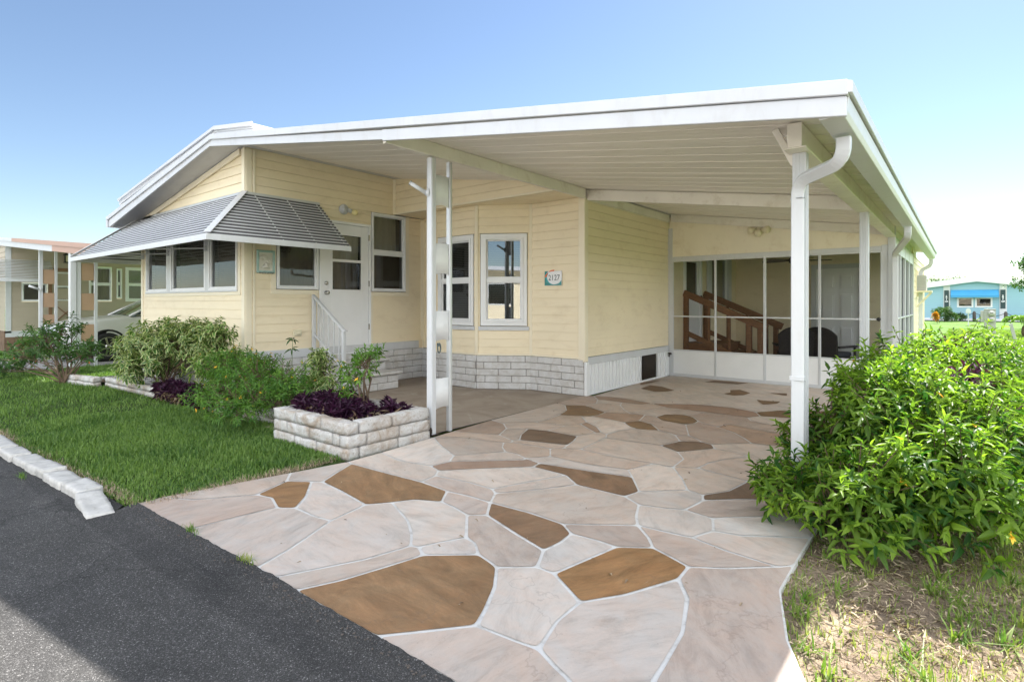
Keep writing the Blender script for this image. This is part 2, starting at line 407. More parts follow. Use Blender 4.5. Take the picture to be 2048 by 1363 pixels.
def clip(poly, f):
    """keep the part of polygon [(s,z)] where f(s,z) <= 0 (f linear)"""
    out = []
    for i in range(len(poly)):
        a = poly[i - 1]; b = poly[i]; fa = f(*a); fb = f(*b)
        if (fa <= 0) != (fb <= 0):
            t = fa / (fa - fb); out.append((a[0] + (b[0] - a[0]) * t, a[1] + (b[1] - a[1]) * t))
        if fb <= 0: out.append(b)
    return out
def siding(mb, F, L, z0, z1, ops=(), top=None, ex=.133, off=.011, s_start=0, mi=0):
    """lap siding boards: each board leans out towards its lower edge; ops are openings (s0, s1, z0, z1)"""
    z = z0
    while z < z1 - 1e-4:
        zt = min(z + ex, z1)
        cuts = sorted({z, zt} | {c for o in ops for c in o[2:4] if z + 1e-4 < c < zt - 1e-4})
        for a, b in zip(cuts, cuts[1:]):
            zm = (a + b) / 2; iv = [(s_start, L)]
            for o in ops:
                if o[2] < zm < o[3]:
                    nv = []
                    for p, q in iv:
                        if o[1] <= p or o[0] >= q: nv.append((p, q)); continue
                        if o[0] > p: nv.append((p, o[0]))
                        if o[1] < q: nv.append((o[1], q))
                    iv = nv
            for p, q in iv:
                pl = [(p, a), (q, a), (q, b), (p, b)]
                if top: pl = clip(pl, top)
                if len(pl) >= 3:
                    oo = lambda zz: .002 + off * (1 - (zz - z) / ex)
                    # the butt edge stands 5 mm clear of the board below, leaving an open groove
                    gz = zt - .0032
                    body = clip(pl, lambda s_, z_: z_ - gz); slot = clip(pl, lambda s_, z_: gz - z_)
                    if len(body) >= 3:
                        mb.poly([F(s_, oo(z_), z_) for s_, z_ in body], mi)
                        for (zz, o2) in ((a, oo(a)), (gz, oo(gz))):
                            lo = [p_ for p_ in body if abs(p_[1] - zz) < 1e-5]
                            if len(lo) >= 2:
                                l0 = min(lo)[0]; l1 = max(lo)[0]; mb.poly([F(l0, -.007, zz), F(l1, -.007, zz), F(l1, o2, zz), F(l0, o2, zz)], mi)
                    if len(slot) >= 3: mb.poly([F(s_, -.007, z_) for s_, z_ in slot], mi)
        z = zt
def bricks(mb, F, L, z0, z1, ch=.122, bl=.45, off=.03, jt=.011, shift=.0, s0=0):
    rows = max(1, round((z1 - z0) / ch)); ch = (z1 - z0) / rows
    for r_ in range(rows):
        s = s0 - bl * (.5 if (r_ % 2) else 0) - shift
        while s < L:
            w = bl * random.uniform(.97, 1.03)
            a = max(s, s0); b = min(s + w - jt, L)
            if b - a > .03:
                o = off + random.uniform(-.004, .004)
                mb.fbox(F, a, b, -.03, o, z0 + r_ * ch + jt * .5, z0 + (r_ + 1) * ch - jt * .5, 0)
            s += w
    mb.fbox(F, s0, L, -.05, off - .014, z0, z1 - .004, 1)

def face(g, F, p, q, o, c, d):
    pts = [F(p, o, c), F(q, o, c), F(q, o, d), F(p, o, d)]
    if (pts[1] - pts[0]).cross(pts[3] - pts[0]).dot(F(0, 1, 0) - F(0, 0, 0)) < 0: pts.reverse()
    g.poly(pts)
def window(parent, F, s0, s1, z0, z1, kind='double', glassm='glass', casing=0, back='dark', cover=None, name='window', fmat='whitep', blind=False, depth=.12):
    """framed window set into a wall; returns the frame object"""
    mb = MB(); fw = .034
    def ring(a, b, c, d, w, o0, o1):
        mb.fbox(F, a, b, o0, o1, c, c + w); mb.fbox(F, a, b, o0, o1, d - w, d)
        mb.fbox(F, a, a + w, o0, o1, c + w, d - w); mb.fbox(F, b - w, b, o0, o1, c + w, d - w)
    if casing: ring(s0 - casing, s1 + casing, z0 - casing, z1 + casing, casing, -.02, .022)
    ring(s0, s1, z0, z1, fw, -depth, .032)
    zm = (z0 + z1) / 2
    panes = []
    a, b = s0 + fw, s1 - fw
    if kind == 'double':
        mb.fbox(F, a, b, -.035, .018, zm - .03, zm + .03)
        ring(a, b, z0 + fw, zm - .03, .022, -.035, .012); ring(a, b, zm + .03, z1 - fw, .022, -.05, -.006)
        panes = [(a + .02, b - .02, z0 + fw + .02, zm - .05, -.012), (a + .02, b - .02, zm + .05, z1 - fw - .02, -.03)]
    else:
        ring(a, b, z0 + fw, z1 - fw, .022, -.04, .008)
        panes = [(a + .02, b - .02, z0 + fw + .02, z1 - fw - .02, -.014)]
    fr = build(name, mb, M[fmat], parent, .003)
    for (p, q, c, d, o) in panes:
        g = MB(); face(g, F, p, q, o, c, d); build('pane', g, M[glassm], fr)
    if blind:
        bl = MB(); z = z0 + fw
        while z < z1 - fw - .01:
            bl.fbox(F, a, b, -.085, -.062, z, z + .004); z += .03
        build('blind', bl, M[blind if isinstance(blind, str) else 'whitep'], fr)
    if cover:
        cm, ca, cb, cz0, cz1 = cover
        build('curtain', drape(F, ca, cb, cz0, cz1, -.085), M[cm], fr)
    bk = MB(); bk.poly([F(s0 + .01, -depth + .005, z0 + .01), F(s1 - .01, -depth + .005, z0 + .01), F(s1 - .01, -depth + .005, z1 - .01), F(s0 + .01, -depth + .005, z1 - .01)])
    build('backing', bk, M[back], fr)
    return fr
def drape(F, a, b, z0, z1, o):
    mb = MB(); n = max(12, int((b - a) / .018)); vs = []; ph = random.uniform(0, 6)
    for i in range(n + 1):
        s = a + (b - a) * i / n
        w = .018 * math.sin(s * 52 + ph) + .010 * math.sin(s * 23 + 2 * ph)
        vs += [F(s, o + w * .5, z1), F(s + .006 * math.sin(s * 31), o + w, z0)]
    mb.add(vs, [[2 * i, 2 * i + 1, 2 * i + 3, 2 * i + 2] for i in range(n)], 0, True)
    return mb
def text_mesh(body, size, F, s, o, z, mb, mi=0, depth=.003, shear=0, sx=1.0):
    cu = bpy.data.curves.new('lettering', 'FONT'); cu.body = body; cu.size = size; cu.align_x = 'CENTER'; cu.align_y = 'CENTER'; cu.shear = shear; cu.resolution_u = 3
    t = bpy.data.objects.new('lettering', cu); COL.objects.link(t)
    bpy.context.view_layer.update()
    me = t.evaluated_get(bpy.context.evaluated_depsgraph_get()).to_mesh()
    vs = [F(s + v.co.x * sx, o, z + v.co.y) for v in me.vertices]
    mb.add(vs, [list(p.vertices) for p in me.polygons], mi)
    bpy.data.objects.remove(t); bpy.data.curves.remove(cu)
# ================================================================== SETTING
g = MB(); g.poly([(-160, -60, -.06), (160, -60, -.06), (160, 260, -.06), (-160, 260, -.06)])
structure('ground', g, M['field'])
RE = lambda x: 1.57 + .047 * x
STONES=[(0,[(-4.541,1.407),(-4.158,1.414),(-3.766,1.433),(-3.752,1.611),(-3.706,1.938),(-3.684,1.984),(-3.905,2.06),(-4.06,2.024),(-4.151,1.896),(-4.309,1.683),(-4.546,1.565)]),(0,[(-4.546,1.565),(-4.309,1.683),(-4.151,1.896),(-4.06,2.024),(-4.183,2.33),(-4.365,2.468)]),(0,[(-4.365,2.468),(-4.183,2.33),(-4.1,2.389),(-4.017,2.449),(-3.944,2.494),(-4.047,2.675),(-4.188,2.941),(-4.269,2.956)]),(0,[(-4.269,2.956),(-4.188,2.941),(-3.723,2.961),(-3.332,2.988),(-3.363,3.169),(-3.44,3.277),(-3.595,3.33),(-3.95,3.27),(-4.284,3.331)]),(0,[(-4.284,3.331),(-3.95,3.27),(-3.595,3.33),(-3.566,3.527),(-3.675,3.693),(-4.049,3.881),(-4.243,3.998),(-4.346,4.068)]),(0,[(-4.346,4.068),(-4.243,3.998),(-4.049,3.881),(-3.675,3.693),(-3.486,3.971),(-3.38,4.093),(-3.509,4.198),(-3.619,4.352),(-3.967,4.264),(-4.173,4.211)]),(0,[(-4.346,4.068),(-4.173,4.211),(-3.967,4.264),(-3.619,4.352),(-3.57,4.409),(-3.594,4.468),(-3.866,4.574),(-4.151,4.462),(-4.378,4.394)]),(0,[(-4.378,4.394),(-4.151,4.462),(-3.866,4.574),(-4.0,4.859),(-4.187,5.032),(-4.435,5.099)]),(0,[(-4.435,5.099),(-4.187,5.032),(-4.168,5.146),(-3.949,5.333),(-3.918,5.545),(-3.964,5.866),(-4.056,6.174),(-4.278,6.467),(-4.459,6.53)]),(0,[(-4.459,6.53),(-4.278,6.467),(-4.035,6.628),(-4.01,6.863),(-4.165,7.16),(-4.375,7.395),(-4.519,7.317)]),(2,[(-4.375,7.395),(-4.165,7.16),(-3.962,7.166),(-3.766,7.15),(-3.498,7.177),(-3.393,7.339),(-3.618,7.422),(-3.828,7.471),(-4.159,7.476)]),(0,[(-4.375,7.395),(-4.159,7.476),(-3.828,7.471),(-3.618,7.422),(-3.393,7.339),(-2.81,7.695),(-2.399,7.731),(-2.084,7.606),(-1.862,7.933),(-1.687,7.993),(-0.711,8.9),(-0.746,10.389),(-4.423,10.389),(-4.459,9.3)]),(1,[(-0.711,8.9),(-1.687,7.993),(-1.862,7.933),(-2.084,7.606),(-1.967,7.381),(-1.639,7.476),(-0.71,8.2)]),(0,[(-0.71,8.2),(-1.639,7.476),(-1.967,7.381),(-2.06,7.184),(-1.977,7.018),(-1.574,6.885),(-0.711,7.5)]),(0,[(-0.711,7.5),(-1.574,6.885),(-1.977,7.018),(-2.06,7.184),(-2.187,7.203),(-2.58,7.206),(-2.711,6.855),(-2.578,6.767),(-2.461,6.599),(-2.331,6.51),(-2.186,6.443),(-2.129,6.662),(-1.783,6.566),(-1.506,6.483),(-0.71,6.8)]),(2,[(-0.71,6.8),(-1.506,6.483),(-1.783,6.566),(-2.129,6.662),(-2.186,6.443),(-1.945,6.267),(-1.783,6.081),(-1.655,5.901),(-1.503,5.917),(-0.71,6.1)]),(0,[(-0.71,6.1),(-1.503,5.917),(-1.655,5.901),(-1.85,5.716),(-1.949,5.596),(-1.876,5.463),(-1.691,5.449),(-1.537,5.383),(-1.306,5.294),(-0.71,5.5)]),(0,[(-0.71,5.5),(-1.306,5.294),(-1.537,5.383),(-1.67,5.16),(-1.748,4.939),(-1.767,4.728),(-1.488,4.662),(-1.326,4.628),(-0.71,4.9)]),(1,[(-0.71,4.9),(-1.326,4.628),(-1.371,4.295),(-1.492,4.088),(-1.448,3.983),(-1.251,4.172),(-0.71,4.55)]),(0,[(-0.71,4.55),(-1.251,4.172),(-1.448,3.983),(-1.462,3.844),(-1.484,3.715),(-1.278,3.684),(-1.203,3.77),(-0.711,4.2)]),(0,[(-0.711,4.2),(-1.203,3.77),(-1.278,3.684),(-1.203,3.486),(-1.054,3.518),(-0.711,3.75)]),(0,[(-0.711,3.75),(-1.054,3.518),(-1.203,3.486),(-1.245,3.386),(-1.267,3.304),(-1.037,3.251),(-0.772,3.229),(-0.706,3.304)]),(0,[(-0.706,3.304),(-0.772,3.229),(-0.815,3.194),(-0.972,3.047),(-1.145,2.928),(-1.135,2.767),(-1.027,2.613),(-0.936,2.329),(-0.91,2.06),(-0.902,1.96),(-0.62,1.451),(0.108,1.494),(-0.292,1.905),(-0.456,2.316),(-0.569,2.555),(-0.698,2.974)]),(0,[(-0.62,1.451),(-0.902,1.96),(-0.91,2.06),(-0.936,2.329),(-1.027,2.613),(-1.135,2.767),(-1.272,2.455),(-1.408,2.258),(-1.405,2.061),(-1.351,1.848),(-1.236,1.797),(-1.142,1.767),(-0.95,1.451)]),(0,[(-0.95,1.451),(-1.142,1.767),(-1.236,1.797),(-1.351,1.848),(-1.449,1.832),(-1.661,1.809),(-1.785,1.666),(-1.942,1.48),(-1.479,1.486)]),(1,[(-1.942,1.48),(-1.785,1.666),(-1.661,1.809),(-1.715,1.93),(-1.817,2.113),(-1.941,2.276),(-2.013,2.302),(-2.121,2.329),(-2.36,2.128),(-2.408,1.915),(-2.471,1.674),(-2.558,1.469)]),(0,[(-2.558,1.469),(-2.471,1.674),(-2.408,1.915),(-2.36,2.128),(-2.455,2.184),(-2.505,2.163),(-2.571,1.887),(-2.764,1.474)]),(0,[(-2.764,1.474),(-2.571,1.887),(-2.505,2.163),(-2.623,2.274),(-2.808,2.4),(-3.153,2.548),(-3.261,2.403),(-3.196,2.087),(-3.019,1.709),(-2.936,1.463)]),(0,[(-2.936,1.463),(-3.019,1.709),(-3.196,2.087),(-3.353,2.061),(-3.585,2.064),(-3.684,1.984),(-3.706,1.938),(-3.752,1.611),(-3.766,1.433)]),(1,[(-4.06,2.024),(-3.905,2.06),(-3.684,1.984),(-3.585,2.064),(-3.733,2.23),(-4.017,2.449),(-4.1,2.389),(-4.183,2.33)]),(0,[(-4.017,2.449),(-3.733,2.23),(-3.585,2.064),(-3.353,2.061),(-3.196,2.087),(-3.261,2.403),(-3.639,2.465),(-3.944,2.494)]),(1,[(-3.944,2.494),(-3.639,2.465),(-3.261,2.403),(-3.153,2.548),(-3.069,2.687),(-2.888,2.78),(-3.02,2.964),(-3.332,2.988),(-3.723,2.961),(-4.188,2.941),(-4.047,2.675)]),(0,[(-3.332,2.988),(-3.02,2.964),(-2.791,2.99),(-2.608,2.988),(-2.703,3.156),(-2.788,3.213),(-3.077,3.214),(-3.363,3.169)]),(0,[(-3.02,2.964),(-2.888,2.78),(-2.75,2.76),(-2.575,2.714),(-2.471,2.798),(-2.608,2.988),(-2.791,2.99)]),(0,[(-2.888,2.78),(-3.069,2.687),(-3.153,2.548),(-2.808,2.4),(-2.623,2.274),(-2.505,2.163),(-2.455,2.184),(-2.403,2.317),(-2.335,2.451),(-2.575,2.714),(-2.75,2.76)]),(0,[(-2.455,2.184),(-2.36,2.128),(-2.121,2.329),(-2.233,2.422),(-2.335,2.451),(-2.403,2.317)]),(0,[(-2.335,2.451),(-2.233,2.422),(-2.121,2.329),(-2.013,2.302),(-1.941,2.276),(-1.778,2.414),(-1.815,2.496),(-1.867,2.601),(-2.142,2.684),(-2.471,2.798),(-2.575,2.714)]),(1,[(-2.471,2.798),(-2.142,2.684),(-1.867,2.601),(-1.85,2.751),(-1.869,2.896),(-1.992,2.987),(-2.274,3.009),(-2.608,2.988)]),(0,[(-1.941,2.276),(-1.817,2.113),(-1.715,1.93),(-1.661,1.809),(-1.449,1.832),(-1.351,1.848),(-1.405,2.061),(-1.408,2.258),(-1.663,2.412),(-1.778,2.414)]),(1,[(-1.408,2.258),(-1.272,2.455),(-1.135,2.767),(-1.145,2.928),(-1.262,2.978),(-1.394,3.028),(-1.563,2.904),(-1.663,2.412)]),(0,[(-1.145,2.928),(-0.972,3.047),(-0.815,3.194),(-0.772,3.229),(-1.037,3.251),(-1.267,3.304),(-1.393,3.288),(-1.61,3.271),(-1.473,3.138),(-1.394,3.028),(-1.262,2.978)]),(0,[(-1.394,3.028),(-1.473,3.138),(-1.61,3.271),(-1.992,2.987),(-1.869,2.896),(-1.704,2.91),(-1.563,2.904)]),(0,[(-1.563,2.904),(-1.704,2.91),(-1.869,2.896),(-1.85,2.751),(-1.867,2.601),(-1.815,2.496),(-1.778,2.414),(-1.663,2.412)]),(0,[(-1.61,3.271),(-1.393,3.288),(-1.267,3.304),(-1.245,3.386),(-1.203,3.486),(-1.278,3.684),(-1.484,3.715),(-1.6,3.66),(-1.768,3.608),(-1.688,3.404)]),(0,[(-1.61,3.271),(-1.688,3.404),(-1.768,3.608),(-1.926,3.7),(-2.107,3.701),(-2.34,3.702),(-2.524,3.397),(-2.703,3.156),(-2.608,2.988),(-2.274,3.009),(-1.992,2.987)]),(2,[(-3.595,3.33),(-3.44,3.277),(-3.201,3.542),(-2.888,3.87),(-2.907,3.996),(-3.102,4.038),(-3.084,3.999),(-3.365,3.723),(-3.566,3.527)]),(0,[(-3.44,3.277),(-3.363,3.169),(-3.077,3.214),(-2.788,3.213),(-2.654,3.571),(-2.541,3.851),(-2.888,3.87),(-3.201,3.542)]),(1,[(-2.888,3.87),(-2.541,3.851),(-2.34,3.702),(-2.107,3.701),(-1.926,3.7),(-1.888,3.864),(-2.09,4.153),(-2.43,4.076),(-2.907,3.996)]),(0,[(-3.566,3.527),(-3.365,3.723),(-3.084,3.999),(-3.102,4.038),(-3.252,4.105),(-3.38,4.093),(-3.486,3.971),(-3.675,3.693)]),(0,[(-3.38,4.093),(-3.252,4.105),(-3.102,4.038),(-2.957,4.227),(-3.116,4.454),(-3.344,4.442),(-3.57,4.409),(-3.619,4.352),(-3.509,4.198)]),(0,[(-3.57,4.409),(-3.344,4.442),(-3.116,4.454),(-3.026,4.555),(-3.06,4.671),(-3.56,4.534),(-3.594,4.468)]),(0,[(-3.116,4.454),(-2.957,4.227),(-2.558,4.234),(-2.24,4.305),(-2.209,4.305),(-2.121,4.608),(-2.464,4.593),(-2.876,4.623),(-3.026,4.555)]),(0,[(-3.866,4.574),(-3.594,4.468),(-3.56,4.534),(-3.693,4.735),(-3.8,4.994),(-4.0,4.859)]),(0,[(-4.0,4.859),(-3.8,4.994),(-3.575,5.06),(-3.558,5.371),(-3.754,5.387),(-3.949,5.333),(-4.168,5.146),(-4.187,5.032)]),(1,[(-3.8,4.994),(-3.693,4.735),(-3.56,4.534),(-3.06,4.671),(-3.102,4.845),(-3.182,5.05),(-3.575,5.06)]),(0,[(-3.575,5.06),(-3.182,5.05),(-3.116,5.309),(-3.479,5.584),(-3.558,5.371)]),(0,[(-3.182,5.05),(-3.102,4.845),(-3.06,4.671),(-3.026,4.555),(-2.876,4.623),(-2.894,4.86),(-2.914,5.176),(-2.981,5.318),(-3.075,5.365),(-3.116,5.309)]),(0,[(-2.876,4.623),(-2.464,4.593),(-2.121,4.608),(-1.946,4.622),(-1.968,4.919),(-2.106,5.113),(-2.21,5.175),(-2.332,5.24),(-2.446,5.242),(-2.7,5.189),(-2.914,5.176),(-2.894,4.86)]),(0,[(-2.914,5.176),(-2.7,5.189),(-2.446,5.242),(-2.332,5.24),(-2.254,5.532),(-2.392,5.745),(-2.523,5.824),(-2.615,5.846),(-2.814,5.774),(-2.866,5.771),(-2.967,5.564),(-2.981,5.318)]),(0,[(-2.981,5.318),(-2.967,5.564),(-2.866,5.771),(-2.972,5.819),(-3.119,5.977),(-3.353,6.028),(-3.606,6.038),(-3.7,5.974),(-3.472,5.718),(-3.25,5.571),(-3.075,5.365)]),(2,[(-3.116,5.309),(-3.075,5.365),(-3.25,5.571),(-3.472,5.718),(-3.479,5.584)]),(0,[(-3.479,5.584),(-3.472,5.718),(-3.7,5.974),(-3.964,5.866),(-3.918,5.545),(-3.949,5.333),(-3.754,5.387),(-3.558,5.371)]),(1,[(-3.964,5.866),(-3.7,5.974),(-3.606,6.038),(-3.579,6.189),(-3.589,6.374),(-4.035,6.628),(-4.278,6.467),(-4.056,6.174)]),(0,[(-4.035,6.628),(-3.589,6.374),(-3.301,6.503),(-3.474,6.676),(-3.669,6.923),(-3.878,6.97),(-4.01,6.863)]),(2,[(-3.589,6.374),(-3.579,6.189),(-3.606,6.038),(-3.353,6.028),(-3.119,5.977),(-3.023,6.186),(-3.12,6.547),(-3.301,6.503)]),(0,[(-4.01,6.863),(-3.878,6.97),(-3.669,6.923),(-3.766,7.15),(-3.962,7.166),(-4.165,7.16)]),(0,[(-3.393,7.339),(-3.498,7.177),(-3.766,7.15),(-3.669,6.923),(-3.474,6.676),(-3.301,6.503),(-3.273,6.714),(-3.123,7.183)]),(2,[(-3.393,7.339),(-3.123,7.183),(-2.888,7.195),(-2.58,7.206),(-2.187,7.203),(-2.06,7.184),(-1.967,7.381),(-2.084,7.606),(-2.399,7.731),(-2.81,7.695)]),(0,[(-3.301,6.503),(-3.12,6.547),(-2.961,6.518),(-2.95,6.713),(-2.838,6.816),(-2.711,6.855),(-2.58,7.206),(-2.888,7.195),(-3.123,7.183),(-3.273,6.714)]),(0,[(-3.12,6.547),(-3.023,6.186),(-2.825,6.101),(-2.615,5.846),(-2.523,5.824),(-2.392,5.745),(-2.272,5.819),(-2.508,6.33),(-2.668,6.337),(-2.835,6.383),(-2.961,6.518)]),(1,[(-3.023,6.186),(-3.119,5.977),(-2.972,5.819),(-2.866,5.771),(-2.814,5.774),(-2.615,5.846),(-2.825,6.101)]),(1,[(-2.332,5.24),(-2.21,5.175),(-2.106,5.113),(-1.876,5.463),(-1.949,5.596),(-2.07,5.647),(-2.254,5.532)]),(0,[(-2.254,5.532),(-2.07,5.647),(-2.185,5.757),(-2.272,5.819),(-2.392,5.745)]),(0,[(-2.07,5.647),(-1.949,5.596),(-1.85,5.716),(-1.655,5.901),(-1.783,6.081),(-1.945,6.267),(-2.186,6.443),(-2.331,6.51),(-2.461,6.599),(-2.449,6.453),(-2.508,6.33),(-2.272,5.819),(-2.185,5.757)]),(0,[(-1.876,5.463),(-2.106,5.113),(-1.968,4.919),(-1.946,4.622),(-1.767,4.728),(-1.748,4.939),(-1.67,5.16),(-1.537,5.383),(-1.691,5.449)]),(1,[(-2.508,6.33),(-2.449,6.453),(-2.461,6.599),(-2.578,6.767),(-2.711,6.855),(-2.838,6.816),(-2.95,6.713),(-2.961,6.518),(-2.835,6.383),(-2.668,6.337)]),(0,[(-1.767,4.728),(-1.946,4.622),(-1.744,4.342),(-1.621,4.126),(-1.492,4.088),(-1.371,4.295),(-1.326,4.628),(-1.488,4.662)]),(0,[(-1.946,4.622),(-2.121,4.608),(-2.209,4.305),(-2.09,4.153),(-1.888,3.864),(-1.621,4.126),(-1.744,4.342)]),(0,[(-1.621,4.126),(-1.888,3.864),(-1.926,3.7),(-1.768,3.608),(-1.6,3.66),(-1.484,3.715),(-1.462,3.844),(-1.448,3.983),(-1.492,4.088)]),(0,[(-2.209,4.305),(-2.24,4.305),(-2.558,4.234),(-2.957,4.227),(-3.102,4.038),(-2.907,3.996),(-2.43,4.076),(-2.09,4.153)]),(0,[(-2.541,3.851),(-2.654,3.571),(-2.788,3.213),(-2.703,3.156),(-2.524,3.397),(-2.34,3.702)])]
OUTL=[(-4.158,1.414),(-3.766,1.433),(-2.936,1.463),(-2.764,1.474),(-2.558,1.469),(-1.942,1.48),(-1.479,1.486),(-0.95,1.451),(-0.62,1.451),(0.108,1.494),(-0.292,1.905),(-0.456,2.316),(-0.569,2.555),(-0.698,2.974),(-0.706,3.304),(-0.711,3.75),(-0.711,4.2),(-0.71,4.55),(-0.71,4.9),(-0.71,5.5),(-0.71,6.1),(-0.71,6.8),(-0.711,7.5),(-0.71,8.2),(-0.711,8.9),(-0.746,10.389),(-4.423,10.389),(-4.459,9.3),(-4.375,7.395),(-4.519,7.317),(-4.459,6.53),(-4.435,5.099),(-4.378,4.394),(-4.346,4.068),(-4.284,3.331),(-4.269,2.956),(-4.365,2.468),(-4.546,1.565),(-4.541,1.407)]
ISLES=[[(-4.14,8.493),(-4.172,8.947),(-3.931,8.913),(-3.6,8.645),(-3.669,8.438),(-3.821,8.336)],[(-3.588,9.902),(-3.516,10.216),(-3.284,10.274),(-2.916,10.259),(-3.029,9.975)],[(-2.933,9.255),(-2.82,9.409),(-2.575,9.144),(-2.601,8.869),(-2.71,8.735),(-2.803,8.77),(-2.9,8.815),(-2.852,8.999)],[(-2.352,8.584),(-2.219,8.567),(-2.019,8.647),(-2.015,8.413),(-2.156,8.207)],[(-2.363,9.345),(-2.125,9.488),(-2.067,9.208)],[(-4.412,9.051),(-4.289,9.658),(-4.272,9.225),(-4.308,8.838)]]

fr_ = sorted([p for p in OUTL if p[1] < RE(p[0]) + .10 and p[0] < .3])
EY = lambda x: float(np.interp(x, [p[0] for p in fr_], [p[1] for p in fr_]))
g = MB()
xs = [-90 + i * 3.0 for i in range(28)] + [-8.9 + i * .08 for i in range(54)]
left = [(x, RE(x) + .02, -.020) for x in xs if x < -4.56]
xd = [-4.56 + i * .02 for i in range(234)]
g.poly([(-90, -14, -.020), (90, -14, -.020), (90, RE(90), -.02), (xd[-1], EY(xd[-1]) - .13, -.020)] + [(x, EY(x) - .13, -.020) for x in xd[::-1][1:]] + left[::-1])
g.poly([(xd[-1], EY(xd[-1]) - .13, -.0201), (90, RE(90), -.0201), (90, RE(90) + .5, -.0201), (xd[-1], EY(xd[-1]) + .12, -.0201)])
rise = []
for x in xd:
    e = .010 * noise.noise(Vector((x * 3.1, 3, 0))) + .009 * noise.noise(Vector((x * 13, 7, 0))) + .006 * noise.noise(Vector((x * 37, 9, 0)))
    rise.append([(x, EY(x) - .13, -.020), (x, EY(x) - .06, -.004 + e * .3), (x, EY(x) + .006 + e, .0075), (x, EY(x) + .012 + e, -.002)])
vs = [p for r_ in rise for p in r_]
g.add(vs, [[4 * i + j, 4 * i + 4 + j, 4 * i + 5 + j, 4 * i + 1 + j] for i in range(len(xd) - 1) for j in range(3)])
structure('road', g, M['road'])

def chaikin(p, k=1):
    for _ in range(k):
        q = []
        for i in range(len(p)):
            a = p[i]; b = p[(i + 1) % len(p)]
            d = math.hypot(b[0] - a[0], b[1] - a[1]); t = min(.2, .014 / max(d, 1e-6))
            q += [(a[0] + (b[0] - a[0]) * t, a[1] + (b[1] - a[1]) * t), (b[0] + (a[0] - b[0]) * t, b[1] + (a[1] - b[1]) * t)]
        p = q
    return p
def inset(p, w):
    n = len(p); out = []
    ar = sum(p[i][0] * p[(i + 1) % n][1] - p[i][1] * p[(i + 1) % n][0] for i in range(n))
    sg = 1 if ar > 0 else -1
    for i in range(n):
        a = Vector(p[i - 1]); b = Vector(p[i]); c = Vector(p[(i + 1) % n])
        d1 = (b - a).normalized(); d2 = (c - b).normalized()
        n1 = Vector((-d1.y, d1.x)) * sg; n2 = Vector((-d2.y, d2.x)) * sg
        m = n1 + n2; den = 1 + n1.dot(n2)
        if den < .25: m = (n1 + n2).normalized() * 1.4 if (n1 + n2).length > 1e-4 else n1
        else: m = m / den
        q = b + m * w * random.uniform(.75, 1.2); out.append((q.x, q.y))
    return out
g = MB()
# slab under the painted stones, with real edges
n = len(OUTL)
g.add([(x, y, 0.0) for x, y in OUTL] + [(x, y, -.12) for x, y in OUTL], [list(range(n))] + [[n + i, n + (i + 1) % n, (i + 1) % n, i] for i in range(n)], 0)
slab = structure('driveway', g, M['grout'])
LT = [(.52, .462, .42), (.50, .455, .42), (.555, .51, .47), (.45, .39, .352), (.53, .482, .44), (.475, .418, .372), (.585, .55, .52), (.50, .44, .395), (.43, .365, .322)]
BR = [(.235, .140, .068), (.215, .135, .072), (.25, .145, .066), (.20, .128, .078)]
TN = [(.37, .285, .225), (.34, .25, .195)]
def stones(polys, name, z):
    me = bpy.data.meshes.new(name); vs = []; fs = []; tone = []; sw = []
    for t, p in polys:
        cy = sum(q[1] for q in p) / len(p)
        q = chaikin(inset(p, .0098 if cy < 4 else .0075), 2 if t != 3 else 1)
        c = {0: LT, 1: BR, 2: TN, 3: BR}[t][rng.integers(0, {0: 9, 1: 4, 2: 2, 3: 4}[t])]
        if cy > 4.2 and t != 1: c = tuple(a * b for a, b in zip(c, (.96, .90, .84)))  # dimmer skylight under the roof put into the colour: stones darker and warmer
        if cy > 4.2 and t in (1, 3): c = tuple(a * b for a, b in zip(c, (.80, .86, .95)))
        tf = (.97 if t in (0, 2) else 1.1) * rng.uniform(.9, 1.06); c = tuple(a * tf for a in c)
        fs.append(list(range(len(vs), len(vs) + len(q)))); vs += [(x, y, z) for x, y in q]
        tone.append((*c, 0 if t in (1, 3) else 1)); sw.append((rng.random(), rng.random(), rng.random(), 1))
    me.from_pydata(vs, [], fs)
    for nm, dat in (('Tone', tone), ('Swirl', sw)):
        at = me.attributes.new(nm, 'FLOAT_COLOR', 'FACE'); at.data.foreach_set('color', np.array(dat, np.float32).ravel())
    me.materials.append(M['stone']); me.update()
    for p in me.polygons:
        if p.normal.z < 0: p.flip()
    o = bpy.data.objects.new(name, me); link(o, slab); return o
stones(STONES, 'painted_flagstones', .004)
stones([(3, p) for p in ISLES], 'dark_flagstones', .008)
g = MB(); g.poly([(-8.2, 3.2, .0), (-4.455, 3.2, .0), (-4.455, 7.45, .0), (-8.2, 7.45, .0)])
structure('patio_floor', g, M['patio'])
g = MB(); g.poly([(-4.46, 4.0, .001), (-4.435, 4.0, .001), (-4.435, 7.3, .001), (-4.46, 7.3, .001)])
structure('slab_joint', g, M['dark'])
